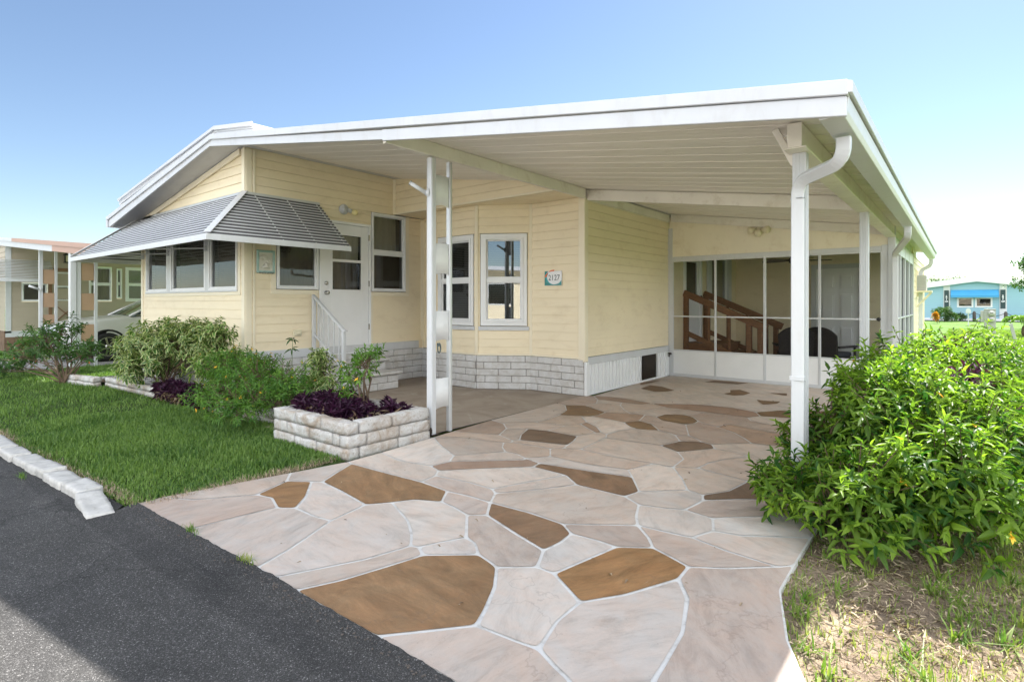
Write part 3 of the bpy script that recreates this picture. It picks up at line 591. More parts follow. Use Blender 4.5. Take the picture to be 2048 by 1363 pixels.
# lawns, beds and pavements
g = MB(); g.poly([(-16.3, RE(-16.3) + .1, -.02), (-4.44, RE(-4.44) + .0, -.02), (-4.36, 3.05, -.02), (-5.4, 3.5, -.02), (-16.3, 3.6, -.02)])
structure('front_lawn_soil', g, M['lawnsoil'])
g = MB(); g.poly([(-.78, 1.55, -.03), (4.5, 1.75, -.03), (4.5, 3.4, -.028), (2.2, 5.4, -.028), (2.2, 11, -.028), (-.78, 11, -.028)])
structure('mulch_bed', g, M['litterbed'])
g = MB(); g.poly([(-19.3, RE(-19.3), -.015), (-15.4, RE(-15.4), -.015), (-15.4, 11, -.015), (-19.3, 11, -.015)])
structure('neighbour_driveway', g, M['pavegrey'])
g = MB(); g.poly([(-.8, 10.5, -.01), (-4.42, 10.5, -.01), (-4.42, 14.7, -.01), (-.8, 14.7, -.01)])
structure('porch_floor', g, M['concrete'])
g = MB(); g.poly([(-13, 57.0, -.035), (22, 57.0, -.035), (22, 62, -.035), (-13, 62, -.035)])
structure('far_path', g, M['pavegrey'])

# ================================================================== THE HOME
ZC = lambda x: 3.69 - .1485 * (x + 8.11)          # underside of the carport roof
ZL = lambda x: 3.69 + .168 * (x + 8.11)           # underside of the left roof slope
XD, YG, YB, YD, XS = -8.11, 3.88, 6.61, 7.30, -4.48
home = thing('mobile_home', 'cream lap sided mobile home with white trim and a bow of windows', 'house', (-8.11, 3.88, 0))
# front gable wall
FG = frame((XD, YG), (-1, 0), (0, -1)); LG = 4.12
w = MB()
gops = [(.20, 3.86, 1.60, 2.66)]
siding(w, FG, LG, .52, 3.8, gops, top=lambda s, z: z - (ZL(XD - s) - .0))
# wall with the front door
FD = frame((XD, YG), (0, 1), (1, 0)); LD = YD - YG
dops = [(.46, 1.20, 1.62, 2.60), (1.19, 2.20, .56, 2.78), (2.21, 2.99, 1.61, 3.02)]
siding(w, FD, LD, .70, 3.02, dops)
siding(w, FD, YB - YG, 3.02, 3.72, [], top=lambda s, z: z - 3.685)
# bulkhead above the bow window
FB = frame((XD, YB), (1, 0), (0, -1))
siding(w, FB, 3.62, 3.03, 3.75, [], top=lambda s, z: z - ZC(XD + s))
# recess wall: short left piece, three bow facets, right piece with the number
P0 = (-8.11, YD); pA = (-7.92, YD); pB = (-7.235, 6.83); pC = (-6.25, 6.82); pD = (-5.49, YD); pE = (XS, YD)
FA0 = frame(P0, (1, 0), (0, -1)); siding(w, FA0, .19, .56, 3.03)
def facet(a, b):
    d = (b[0] - a[0], b[1] - a[1]); L = math.hypot(*d); return frame(a, d, (d[1], -d[0])), L
bay = []
for a, b in ((pA, pB), (pB, pC), (pC, pD)):
    F, L = facet(a, b); bay.append((F, L))
    siding(w, F, L, .56, 3.03, [(.055, L - .055, 1.03, 2.56)])
FE, LE = facet(pD, pE); siding(w, FE, LE, .56, 3.03)
# wall along the carport
FS = frame((XS, YD), (0, 1), (1, 0)); siding(w, FS, 3.10, .59, 3.02)
FS2 = frame((XS, 10.4), (0, 1), (1, 0)); pdoor = (.75, 1.75, .55, 2.75); pwin = (2.35, 3.45, 1.45, 2.75)
siding(w, FS2, 4.2, .45, 3.08, [pdoor, pwin])
# remaining outer walls
for F, L in ((frame((-12.23, YG), (0, 1), (-1, 0)), 15.3), (frame((-12.23, 19.2), (1, 0), (0, 1)), 7.75)):
    siding(w, F, L, .4, 3.02, ex=.133)
siding(w, frame((XS, 14.6), (0, 1), (1, 0)), 4.6, .4, 3.0)
b = MB(); b.poly([(-12.2, 3.95, .45), (-8.16, 3.95, .45), (-8.16, 7.42, .45), (-4.6, 7.42, .45), (-4.6, 19, .45), (-12.2, 19, .45)]); build('inner_floor', b, M['dark'], home)
# corner boards, seams and other cream trim
t = MB()
t.fbox(FG, -.015, .075, -.02, .022, .52, 3.66); t.fbox(FD, -.0, .085, -.02, .024, .55, 3.66); t.fbox(FD, .10, .135, -.02, .028, .55, 3.66)
t.fbox(FG, 4.04, 4.13, -.02, .022, .52, 2.98)
t.fbox(FD, YB - YG - .035, YB - YG - .002, .0, .028, 3.03, 3.665); t.fbox(FB, .016, .05, 0, .026, 3.05, 3.66)
t.fbox(FB, .03, 3.55, -.01, .03, 3.02, 3.05)
t.fbox(FD, LD - .05, LD - .016, 0, .026, .72, 3.02); t.fbox(FA0, .02, .05, 0, .024, .58, 3.02)
for F, L in bay:
    t.fbox(F, -.022, .026, -.02, .026, .585, 3.025); t.fbox(F, L - .026, L + .022, -.02, .024, .585, 3.025)
    t.fbox(F, -.01, L + .01, -.02, .03, .555, .585)
t.fbox(FE, .024, LE, -.02, .03, .555, .585)
t.fbox(FE, LE - .085, LE + .026, -.02, .028, .52, 3.03); t.fbox(FS, -.0, .07, -.02, .03, .52, 3.0)
t.fbox(FS, .07, 3.06, .0, .024, 2.965, 3.0)
t.fbox(FG, .12, 3.94, 0, .02, 1.53, 1.60); t.fbox(FG, .12, .20, 0, .02, 1.60, 2.66); t.fbox(FG, 3.86, 3.94, 0, .02, 1.60, 2.66)
t.fbox(FD, .38, 1.17, 0, .02, 1.55, 1.62); t.fbox(FD, .38, .46, 0, .02, 1.62, 2.6)
t.fbox(FD, 2.21, 3.07, 0, .02, 1.54, 1.61); t.fbox(FD, 2.99, 3.07, 0, .02, 1.61, 3.02)
t.fbox(FD, 2.205, 2.25, 0, .022, .72, 1.54); t.fbox(FD, 1.10, 1.165, 0, .022, .72, 1.55)
build_split('corner_trim', t, M['trim'], home, .003)
# raking trim board under the left soffit
t = MB()
t.bar(FG(.1, .03, ZL(XD - .1) - .05), FG(4.1, .03, ZL(XD - 4.1) - .05), .03, .09); build('rake_board', t, M['trim'], home, .003)
b = MB(); b.poly([(-8.1, YB, 3.03), (-4.49, YB, 3.03), (-4.49, YD + .05, 3.03), (-8.1, YD + .05, 3.03)])
for i in range(7): b.box(-8.1, -4.5, YB + .02 + i * .1, YB + .028 + i * .1, 3.026, 3.030)
build('soffit', b, M['siding'], home)
# white bands and skirting
t = MB(); t.fbox(FD, .0, LD - .12, .0, .035, .565, .70); siding(w, FD, LD, .56, .70, s_start=LD - .14); t.fbox(FS, .07, 3.06, -.0, .034, .47, .585); t.fbox(FS, .07, 3.06, .034, .042, .565, .585); t.fbox(FG, 0, LG, 0, .03, .42, .52)
build_split('skirt_band', t, M['white'], home, .004)
build('wall', w, M['siding'], home)
t = MB()
t.fbox(FS, -.0, .075, -.02, .045, .0, .515)
for (a, b_) in ((.075, 1.90), (2.62, 3.08)):
    s = a
    while s < b_ - .01:
        e = min(s + .115, b_); t.fbox(FS, s, e - .018, -.02, .012, .03, .47); t.fbox(FS, e - .022, e, -.02, .034, .03, .47); s = e
t.fbox(FS, .075, 3.08, .0, .03, .0, .03); t.fbox(FS, 1.86, 1.90, -.0, .034, .03, .47); t.fbox(FS, 2.56, 2.62, 0, .034, .03, .47)
build('skirting', t, M['skirt'], home, .002)
t = MB()
for i in range(16): t.fbox(FS, 1.905 + i * .041, 1.925 + i * .041, -.05, .004, .035, .465)
t.fbox(FS, 1.90, 2.56, -.16, -.14, 0, .5); build('crawl_vent', t, M['bronze'], home)
t = MB()
bricks(t, FD, LD, 0, .565, s0=.0)
for F, L in [(FA0, .2)] + bay + [(FE, LE)]: bricks(t, F, L, 0, .555, shift=random.uniform(0, .3))
bricks(t, FG, LG, 0, .42)
build('block_skirt', t, [M['brick'], M['mortar']], home, .006)
# the raised roof over the left half
t = MB()
def slope(x0, z0, x1, z1, y0, y1, th):
    t.hexa([(x0, y0, z0), (x1, y0, z1), (x1, y1, z1), (x0, y1, z0), (x0, y0, z0 + th), (x1, y0, z1 + th), (x1, y1, z1 + th), (x0, y1, z0 + th)])
slope(-12.70, ZL(-12.70) + .002, -8.12, 3.69, 3.505, 19.6, .06)
slope(-12.66, 3.30, -8.48, 3.90, 3.62, 19.6, .07); slope(-8.478, 3.90, -7.36, 3.74, 3.62, 19.6, .07)
t.hexa([(-12.6, 3.63, 3.02), (-8.48, 3.63, 3.72), (-8.48, 19.5, 3.72), (-12.6, 19.5, 3.02), (-12.6, 3.63, 3.30), (-8.48, 3.63, 3.90), (-8.48, 19.5, 3.90), (-12.6, 19.5, 3.30)])
t.hexa([(-8.47, 3.63, 3.72), (-7.37, 3.63, 3.60), (-7.37, 19.5, 3.60), (-8.47, 19.5, 3.72), (-8.47, 3.63, 3.90), (-7.37, 3.63, 3.74), (-7.37, 19.5, 3.74), (-8.47, 19.5, 3.90)])
roof = build('roof', t, M['fascia'], home, .004)
t = MB()
t.hexa([(-12.66, 3.46, ZL(-12.66) - .07), (-8.30, 3.462, 3.633), (-8.30, 3.498, 3.633), (-12.66, 3.50, ZL(-12.66) - .07), (-12.66, 3.46, ZL(-12.66) + .07), (-8.30, 3.462, 3.73), (-8.30, 3.498, 3.73), (-12.66, 3.50, ZL(-12.66) + .07)])
t.hexa([(-12.74, 3.435, ZL(-12.74) + .075), (-8.22, 3.435, 3.71), (-8.22, 3.503, 3.71), (-12.74, 3.50, ZL(-12.74) + .075), (-12.74, 3.435, ZL(-12.74) + .15), (-8.22, 3.435, 3.786), (-8.22, 3.503, 3.786), (-12.74, 3.50, ZL(-12.74) + .15)])
t.hexa([(-12.64, 3.585, 3.365), (-8.47, 3.585, 3.935), (-8.47, 3.615, 3.935), (-12.64, 3.615, 3.365), (-12.64, 3.585, 3.41), (-8.47, 3.585, 3.985), (-8.47, 3.615, 3.985), (-12.64, 3.615, 3.41)])
t.hexa([(-8.468, 3.585, 3.925), (-7.34, 3.585, 3.765), (-7.34, 3.615, 3.765), (-8.468, 3.615, 3.925), (-8.468, 3.585, 3.985), (-7.34, 3.585, 3.825), (-7.34, 3.615, 3.825), (-8.468, 3.615, 3.985)])
t.box(-12.78, -12.70, 3.44, 19.6, ZL(-12.74) - .05, ZL(-12.74) + .16)
build('fascia', t, M['fascia'], roof, .004)
# ---- windows
fr3 = []
FGw = FG
for (a, b_) in ((.21, 1.17), (1.29, 2.69), (2.83, 3.85)):
    window(home, FG, a, b_, 1.61, 2.65, 'fixed', 'glass', 0, 'browncurtain', None, blind='blindgrey')
t = MB(); t.fbox(FG, 1.17, 1.29, -.1, .03, 1.60, 2.66); t.fbox(FG, 2.69, 2.83, -.1, .03, 1.60, 2.66); t.fbox(FG, .195, 3.865, -.1, .036, 1.585, 1.612); t.fbox(FG, .195, 3.865, -.1, .036, 2.648, 2.67)
build('window_mullion', t, M['white'], home, .003)
window(home, FD, .47, 1.17, 1.63, 2.59, 'fixed', 'glass', 0, 'browncurtain', ('browncurtain', .5, 1.15, 1.65, 2.57))
window(home, FD, 2.22, 2.98, 1.62, 3.01, 'double', 'glass', 0, 'browncurtain', ('curtain', 2.26, 2.82, 2.36, 2.96))
for i, (F, L) in enumerate(bay):
    window(home, F, .125, L - .125, 1.10, 2.49, 'double', 'mirror' if i == 2 else 'glass', .06, 'dark', None, blind='blindgrey')
t = MB()
for F, L in bay: t.fbox(F, .03, L - .03, .0, .035, .965, 1.03)
build('window_sill', t, M['white'], home, .004)
# ---- front door
t = MB(); t.fbox(FD, 1.19, 1.235, -.1, .03, .58, 2.78); t.fbox(FD, 2.155, 2.20, -.1, .03, .58, 2.78); t.fbox(FD, 1.235, 2.155, -.1, .03, 2.735, 2.78); t.fbox(FD, 1.19, 2.20, -.1, .05, .56, .58)
df = build('door_frame', t, M['whitedoor'], home, .003)
t = MB(); da, db = 1.24, 2.15; ga, gb = 1.42, 2.00
t.fbox(FD, da, ga, -.03, .014, .60, 2.73); t.fbox(FD, gb, db, -.03, .014, .60, 2.73); t.fbox(FD, ga, gb, -.03, .014, .60, 1.63); t.fbox(FD, ga, gb, -.03, .014, 2.56, 2.73)
t.fbox(FD, ga, gb, -.02, .022, 2.10, 2.145)
for a, b_, c, d in ((ga - .02, gb + .02, 1.615, 1.64), (ga - .02, gb + .02, 2.55, 2.575), (ga - .02, ga + .012, 1.64, 2.55), (gb - .012, gb + .02, 1.64, 2.55)): t.fbox(FD, a, b_, .014, .024, c, d)
door = build('front_door', t, M['whitedoor'], home, .003)
t = MB(); t.poly([FD(ga, .0, 1.63), FD(gb, .0, 1.63), FD(gb, .0, 2.56), FD(ga, .0, 2.56)]); build('door_pane', t, M['glass'], door)
build('door_curtain', drape(FD, ga, gb, 2.12, 2.55, -.05), M['curtain'], door)
build('door_curtain', drape(FD, ga, gb, 1.63, 2.12, -.06), M['browncurtain'], door)
t = MB(); t.poly([FD(ga - .1, -.1, 1.5), FD(gb + .1, -.1, 1.5), FD(gb + .1, -.1, 2.6), FD(ga - .1, -.1, 2.6)]); build('door_backing', t, M['dark'], door)
for z in (1.74, 1.585):
    t = MB(); t.lathe(FD(1.315, .014, z), [(.034, 0), (.034, .012), (.014, .018), (.014, .045), (.028, .05), (.031, .065), (.022, .078)] if z < 1.7 else [(.034, 0), (.034, .012), (.026, .024), (.012, .03)], FD(0, 1, 0) - FD(0, 0, 0))
    build('door_knob' if z < 1.7 else 'deadbolt', t, M['steel'], door)
for z in (.95, 1.7, 2.5):
    t = MB(); t.fbox(FD, 2.145, 2.165, .014, .034, z, z + .1); build('hinge', t, M['steel'], door)
# ---- side door and shuttered window inside the screened porch
t = MB(); t.fbox(FS2, .75, .83, -.05, .04, .55, 2.75); t.fbox(FS2, 1.67, 1.75, -.05, .04, .55, 2.75); t.fbox(FS2, .83, 1.67, -.05, .04, 2.67, 2.75)
t.fbox(FS2, .83, 1.67, -.04, .0, .55, 1.55); t.fbox(FS2, .83, .95, -.04, .0, 1.55, 2.67); t.fbox(FS2, 1.55, 1.67, -.04, .0, 1.55, 2.67); t.fbox(FS2, .95, 1.55, -.04, .0, 2.28, 2.36)
pd = build('side_door', t, M['whitedoor'], home, .003)
t = MB(); t.poly([FS2(.95, -.02, 1.55), FS2(1.55, -.02, 1.55), FS2(1.55, -.02, 2.67), FS2(.95, -.02, 2.67)]); build('door_pane', t, M['glass'], pd)
t = MB(); t.poly([FS2(.8, -.08, .5), FS2(1.7, -.08, .5), FS2(1.7, -.08, 2.7), FS2(.8, -.08, 2.7)]); build('door_backing', t, M['dark'], pd)
t = MB(); t.lathe(FS2(1.62, 0, 1.55), [(.03, 0), (.03, .01), (.012, .02), (.012, .05), (.03, .055), (.02, .08)], (1, 0, 0)); build('door_knob', t, M['bronze'], pd)
pw = window(home, FS2, 2.36, 3.44, 1.46, 2.74, 'fixed', 'glass', 0, 'browncurtain', ('curtain', 2.9, 3.4, 1.5, 2.7))
for a in (2.08, 3.46):
    t = MB(); t.fbox(FS2, a, a + .27, .016, .045, 1.38, 2.80)
    for i in range(20): t.fbox(FS2, a + .04, a + .23, .045, .056, 1.46 + i * .063, 1.50 + i * .063)
    build('shutter', t, M['white'], home, .002)
# ================================================================== CARPORT
cp = thing('carport', 'white flat carport roof with gutter over the painted driveway', 'carport', (-4.4, 3.5, 0))
X0, X1, YF, YE = -8.12, -.50, 3.50, 16.25
t = MB(); t.hexa([(X0, YF, ZC(X0)), (X1, YF, ZC(X1)), (X1, YE, ZC(X1)), (X0, YE, ZC(X0)), (X0, YF, ZC(X0) + .07), (X1, YF, ZC(X1) + .07), (X1, YE, ZC(X1) + .07), (X0, YE, ZC(X0) + .07)])
y = YF + .30
while y < YE:
    for dy, hh, ww in ((0, .005, .012), (.1, .0012, .05), (.2, .0012, .05)):
        if y + dy < YE - .1:
            a, b = y + dy, y + dy + ww
            t.hexa([(X0 + .02, a, ZC(X0) - hh), (X1, a, ZC(X1) - hh), (X1, b, ZC(X1) - hh), (X0 + .02, b, ZC(X0) - hh), (X0 + .02, a, ZC(X0) + .01), (X1, a, ZC(X1) + .01), (X1, b, ZC(X1) + .01), (X0 + .02, b, ZC(X0) + .01)])
    y += .305
croof = build('roof_deck', t, M['ceil'], cp)
t = MB()
def run(y0, y1, xa, xb, lo, hi, lo2=None, hi2=None):
    lo2 = lo if lo2 is None else lo2; hi2 = hi if hi2 is None else hi2
    t.hexa([(xa, y0, ZC(xa) + lo), (xb, y0, ZC(xb) + lo2), (xb, y1, ZC(xb) + lo2), (xa, y1, ZC(xa) + lo), (xa, y0, ZC(xa) + hi), (xb, y0, ZC(xb) + hi2), (xb, y1, ZC(xb) + hi2), (xa, y1, ZC(xa) + hi)])
run(3.462, 3.498, -8.298, -4.42, -.085, .012, -.125, -.03)
run(3.452, 3.478, -4.418, -.483, -.138, -.03)
run(3.435, 3.503, -8.218, -.475, .004, .08, -.028, .055)
fas = build('fascia', t, M['fascia'], cp, .004)
t = MB()
t.prism([(-.62, 2.43), (-.50, 2.432), (-.485, 2.46), (-.475, 2.53), (-.487, 2.53), (-.50, 2.47), (-.51, 2.447), (-.615, 2.445), (-.615, 2.54), (-.62, 2.54)], 3.480, 16.22, 'y')
t.prism([(-.53, 2.548), (-.455, 2.538), (-.452, 2.60), (-.47, 2.606), (-.53, 2.612)], 3.44, 16.24, 'y')
build('gutter', t, M['white'], cp, .003)
t = MB(); t.hexa([(-4.475, 3.505, ZC(-4.45) - .15), (-4.425, 3.505, ZC(-4.45) - .15), (-4.425, 7.26, ZC(-4.45) - .15), (-4.475, 7.26, ZC(-4.45) - .15), (-4.475, 3.505, ZC(-4.45) - .002), (-4.425, 3.505, ZC(-4.45) - .006), (-4.425, 7.26, ZC(-4.45) - .006), (-4.475, 7.26, ZC(-4.45) - .002)])
build('beam', t, M['beam'], cp, .004)
t = MB()
def cross_beam(t, y, xa, xb, d, th):
    t.hexa([(xa, y, ZC(xa) - d), (xb, y, ZC(xb) - d), (xb, y + th, ZC(xb) - d), (xa, y + th, ZC(xa) - d), (xa, y, ZC(xa) - .006), (xb, y, ZC(xb) - .006), (xb, y + th, ZC(xb) - .006), (xa, y + th, ZC(xa) - .006)])
cross_beam(t, 7.335, -4.56, -.90, .165, .05); build('beam', t, M['beam'], cp, .004)
t = MB(); cross_beam(t, 10.36, -4.40, -.90, .15, .05); build('beam', t, M['beam'], cp, .004)
t = MB(); t.box(-4.478, -4.425, 7.39, 10.36, 2.98, 3.12); build('beam', t, M['beam'], cp, .004)
ZB = ZC(-.86)
t = MB(); t.box(-.905, -.815, 4.02, 10.4, ZB - .17, ZB - .012); t.box(-.93, -.79, 4.02, 10.4, ZB - .18, ZB - .17); t.box(-.88, -.84, 10.5, 16.2, ZB - .12, ZB - .01); build('beam', t, M['beam'], cp, .004)
def post(y):
    t = MB(); x = -.86; h = ZB - .18
    t.box(x - .042, x + .042, y - .042, y + .042, 0, h)
    for k in (-.022, .0, .022): t.box(x + k - .004, x + k + .004, y - .0455, y - .042, 0, h); t.box(x + .042, x + .0455, y + k - .004, y + k + .004, 0, h)
    return build('post', t, M['white'], cp, .003)
post(4.2); post(7.38)
t = MB(); t.bar((-1.02, 4.2, ZC(-1.02) - .01), (-.895, 4.2, ZB - .25), .035, .045); build('knee_brace', t, M['beam'], cp, .004)
RP = [(-.034, -.024), (.034, -.024), (.04, -.018), (.04, .018), (.034, .024), (-.034, .024), (-.04, .018), (-.04, -.018)]
def downspout(y, xp, yp, zb=0.0, sw=.0):
    a = Vector((-.555, y, 2.41)); b = Vector((xp, yp, 2.10))
    e1 = Vector((a.x, a.y, 2.27)); e2 = Vector((xp, yp, 2.17 + sw)); pts = [a]
    dm = (e2 - e1).normalized()
    for k in range(7):
        u = k / 6; pts.append((e1 + Vector((0, 0, .10))) * (1 - u) ** 2 + e1 * 2 * u * (1 - u) + (e1 + dm * .10) * u * u)
    for k in range(7):
        u = k / 6; pts.append((e2 - dm * .10) * (1 - u) ** 2 + e2 * 2 * u * (1 - u) + (e2 - Vector((0, 0, .10))) * u * u)
    pts.append(Vector((xp, yp, zb)))
    t = MB(); t.tube(pts, 1, prof=RP, smooth=False)
    for q in (.9, 1.0): t.tube([Vector((xp, yp, 2.08 + sw - q * .02)), Vector((xp, yp, 2.07 + sw - q * .02))], 1, prof=[(p * 1.06, q_ * 1.06) for p, q_ in RP], smooth=False)
    t.box(xp - .045, xp + .045, yp - .03, yp + .03, .9, .93)
    return build('downspout', t, M['white'], cp, .002)
downspout(3.86, -.86, 4.115, 0, .06)
downspout(8.9, -.80, 10.30)
downspout(15.9, -.76, 16.1)
# lattice post on the left
lp = MB()
x, y = -4.44, 4.13
lp.box(x - .032, x + .032, y - .035, y + .03, 0, 2.975); lp.box(x + .032, x + .038, y - .03, y + .028, 0, 2.97)
lp.box(x - .038, x - .030, y - .04, y + .035, 0.0, 2.97)
lat = build('lattice_post', lp, M['white'], cp, .003)
t = MB(); t.box(x - .02, x + .03, y + .235, y + .28, 0, 2.975); t.box(x + .03, x + .036, y + .24, y + .26, 0, 2.97); build('flange', t, M['alum'], lat, .003)
for z0, z1 in ((2.46, 2.80), (1.72, 2.06), (1.00, 1.33), (.27, .60)):
    t = MB(); n = 10; vs = []
    for i in range(n + 1):
        u = i / n; yy = y + .028 + u * .21; bow = .014 * math.sin(math.pi * u)
        vs += [(x + .02 + bow, yy, z0 + .02 * math.sin(math.pi * u)), (x + .02 + bow * .6, yy, z1)]
    t.add(vs, [[2 * i, 2 * i + 2, 2 * i + 3, 2 * i + 1] for i in range(n)], 0, True)
    o = build('infill_panel', t, M['whitep'], lat); sd = o.modifiers.new('sheet', 'SOLIDIFY'); sd.thickness = .003
t = MB(); t.box(x - .05, x + .06, y - .05, y + .05, .0, .012); t.cyl((x + .04, y - .055, 0), (x + .04, y - .055, .09), .012); t.box(x - .0, x + .05, y - .075, y - .04, .03, .075); build('base_plate', t, M['bronze'], lat)
# ================================================================== SCREENED PORCH
pr = thing('screen_porch', 'white framed screen room closing the back of the carport', 'screen porch', (-2.6, 10.43, 0))
YS = 10.43; XR = -.84
edges = [-4.42, -3.56, -2.70, -1.845, -.975]
FP = frame((-4.47, YS), (1, 0), (0, -1)); S = lambda x: x + 4.47
t = MB()
siding_poly = [(-4.46, 2.26), (-.90, 2.26), (-.90, ZC(-.90) - .06), (-4.46, ZC(-4.46) - .06)]
t.add([(p, YS - .012, z) for p, z in siding_poly] + [(p, YS + .03, z) for p, z in siding_poly], [[0, 1, 2, 3], [7, 6, 5, 4], [0, 4, 5, 1], [1, 5, 6, 2], [2, 6, 7, 3], [3, 7, 4, 0]])
t.box(-3.405, -3.395, YS - .016, YS - .010, 2.34, 2.80)
build('header_panel', t, M['panel'], pr)
t = MB(); t.box(-4.46, -.93, YS - .027, YS + .027, 2.23, 2.305)
t.box(-4.47, -4.39, YS - .035, YS + .03, 0, 2.86); t.box(-.985, -.90, YS - .03, YS + .03, 0, 2.32); t.box(-.90, -.80, YS - .04, YS + .06, 0, ZB - .01)
t.box(-4.39, -.985, YS - .03, YS + .03, 0, .035)
build('frame', t, M['white'], pr, .003)
for i in range(4):
    a, b = edges[i], edges[i + 1]; a2 = a + (.03 if i == 0 else .0); t = MB()
    ws = .022; o0, o1 = (YS - .024, YS + .0) if i % 2 == 0 else (YS - .034, YS - .012)
    t.box(a2, a2 + ws, o0, o1, .035, 2.23); t.box(b - ws, b, o0, o1, .035, 2.23)
    t.box(a2 + ws, b - ws, o0, o1, 2.205, 2.23); t.box(a2 + ws, b - ws, o0, o1, .035, .06); t.box(a2 + ws, b - ws, o0, o1, .495, .52); t.box(a2 + ws, b - ws, o0 - .004, o1, 1.145, 1.17)
    dr = build('sliding_panel', t, M['white'], pr, .002)
    t = MB(); t.box(a2 + ws, b - ws, o0 + .006, o1 - .004, .06, .495); build('kick_plate', t, M['whitep'], dr)
    t = MB(); t.poly([(a2 + ws, o0 + .012, .52), (b - ws, o0 + .012, .52), (b - ws, o0 + .012, 2.205), (a2 + ws, o0 + .012, 2.205)]); build('screen', t, M['screen'], dr)
    if i: t = MB(); t.box(a2 + .006, a2 + .02, o0 - .02, o0, 1.2, 1.33); build('latch', t, M['alum'], dr)
t = MB(); t.lathe((-1.02, YS - .04, 1.16), [(.022, 0), (.03, .012), (.022, .03)], (0, -1, 0)); build('door_stop', t, M['black'], pr)
# side of the porch that faces the shrubs
FR = frame((XR, YS + .06), (0, 1), (1, 0)); LR = 4.1
t = MB(); n = 4; wd = LR / n
for i in range(n + 1): t.fbox(FR, i * wd - .045, i * wd + .045, -.04, .03, 0, 2.45)
t.fbox(FR, 0, LR, -.04, .025, 2.22, 2.45); t.fbox(FR, 0, LR, -.03, .02, 0, .52); t.fbox(FR, 0, LR, -.02, .025, 1.15, 1.175)
build('side_frame', t, M['white'], pr, .003)
for i in range(n):
    t = MB(); face(t, FR, i * wd + .04, (i + 1) * wd - .04, -.01, .52, 2.22); build('screen', t, M['sidescreen'], pr)
# back wall of the porch with a six panel door, and the shed wall behind it
YBk = 14.6
FK = frame((XS, YBk), (1, 0), (0, -1))
t = MB(); siding(t, FK, 3.66, 0, 3.1, [(1.72, 2.78, 0, 2.3)], top=lambda s, z: z - ZC(XS + s) + .01)
siding(t, frame((XR, YBk), (0, 1), (1, 0)), 4.4, .05, 2.47, [(1.1, 1.7, 1.62, 2.1)])
bw = build('back_wall', t, M['siding'], pr)
t = MB(); FSd = frame((XR, YBk), (0, 1), (1, 0)); t.fbox(FSd, -.02, .08, -.02, .03, 0, 2.5); t.fbox(FSd, 1.64, 1.74, 0, .03, 1.56, 2.16); t.fbox(FSd, 1.06, 1.14, 0, .03, 1.56, 2.16); t.fbox(FSd, 4.32, 4.42, -.02, .03, 0, 2.47); build_split('corner_trim', t, M['trim'], pr)
t = MB(); t.fbox(FK, 1.72, 1.82, -.02, .03, 0, 2.30); t.fbox(FK, 2.68, 2.78, -.02, .03, 0, 2.30); t.fbox(FK, 1.82, 2.68, -.02, .03, 2.2, 2.30); build('door_frame', t, M['white'], pr)
t = MB(); t.fbox(FK, 1.82, 2.68, -.03, .0, 0, 2.2)
for s0 in (1.93, 2.30):
    for z0, z1 in ((.25, .88), (1.02, 1.62), (1.75, 2.06)):
        t.fbox(FK, s0, s0 + .27, 0, .006, z0, z1); t.fbox(FK, s0 + .035, s0 + .235, .006, .03, z0 + .035, z1 - .035)
bd = build('panel_door', t, M['whitedoor'], pr, .004)
for z in (1.12, 1.28):
    t = MB(); t.lathe(FK(1.90, 0, z), [(.03, 0), (.03, .012), (.012, .02), (.012, .05), (.032, .055), (.02, .085)] if z < 1.2 else [(.03, 0), (.03, .02), (.018, .028)], (0, -1, 0)); build('door_knob', t, M['bronze'], bd)

# ceiling fan
fan = thing('ceiling_fan', 'dark ceiling fan with five wooden blades inside the screen porch', 'ceiling fan', (-2.72, 12.7, 2.30))
t = MB(); t.cyl((-2.72, 12.7, 2.38), (-2.72, 12.7, ZC(-2.72)), .014); t.lathe((-2.72, 12.7, 2.22), [(.05, 0), (.10, .03), (.11, .10), (.07, .16), (.03, .18)]); build('motor', t, M['bronze'], fan)
for k in range(5):
    a = k * 2 * math.pi / 5 + .35; d = Vector((math.cos(a), math.sin(a), 0)); q = Vector((-d.y, d.x, .18)).normalized(); c = Vector((-2.72, 12.7, 2.29))
    t = MB(); pr_ = [(.14, .03), (.22, .055), (.45, .07), (.62, .075), (.68, .05), (.70, .0)]
    up = [c + d * r_ + q * h for r_, h in pr_] + [c + d * r_ - q * h for r_, h in pr_[::-1]]
    n = len(up); t.add(up + [p + Vector((0, 0, .008)) for p in up], [list(range(n))[::-1], list(range(n, 2 * n))] + [[i, (i + 1) % n, n + (i + 1) % n, n + i] for i in range(n)])
    t.bar(c + d * .08, c + d * .2, .03, .012); build('blade', t, M['bronze'], fan)
# wooden porch steps with rails
st = thing('wooden_steps', 'brown wooden steps with sloping handrails by the porch side door', 'steps', (-4.0, 11.7, 0))
t = MB()
for i, (xa, xb, z) in enumerate(((-4.46, -3.72, .60), (-3.72, -3.40, .42), (-3.40, -3.08, .22))):
    t.box(xa, xb + .03, 11.15, 12.35, z - .04, z); t.box(xb - .02, xb, 11.17, 12.33, 0 if i else .0, z - .042)
    t.box(xa, xb, 11.17, 11.20, 0, z - .042)
build('tread', t, M['wood'], st, .004)
for y in (11.18, 12.32):
    t = MB()
    t.bar((-4.46, y, 1.62), (-2.86, y, .93), .10, .13)
    t.bar((-4.46, y, .82), (-2.95, y, .18), .04, .10)
    for x, zt in ((-4.42, 1.56), (-3.95, 1.36), (-3.55, 1.19), (-3.18, 1.02), (-2.98, .93)):
        w = .09 if x in (-4.42, -2.98) else .045
        if x == -3.18: w = .09
        t.box(x - w / 2, x + w / 2, y - w / 2, y + w / 2, 0, zt)
    build('handrail', t, M['wood'], st, .005)
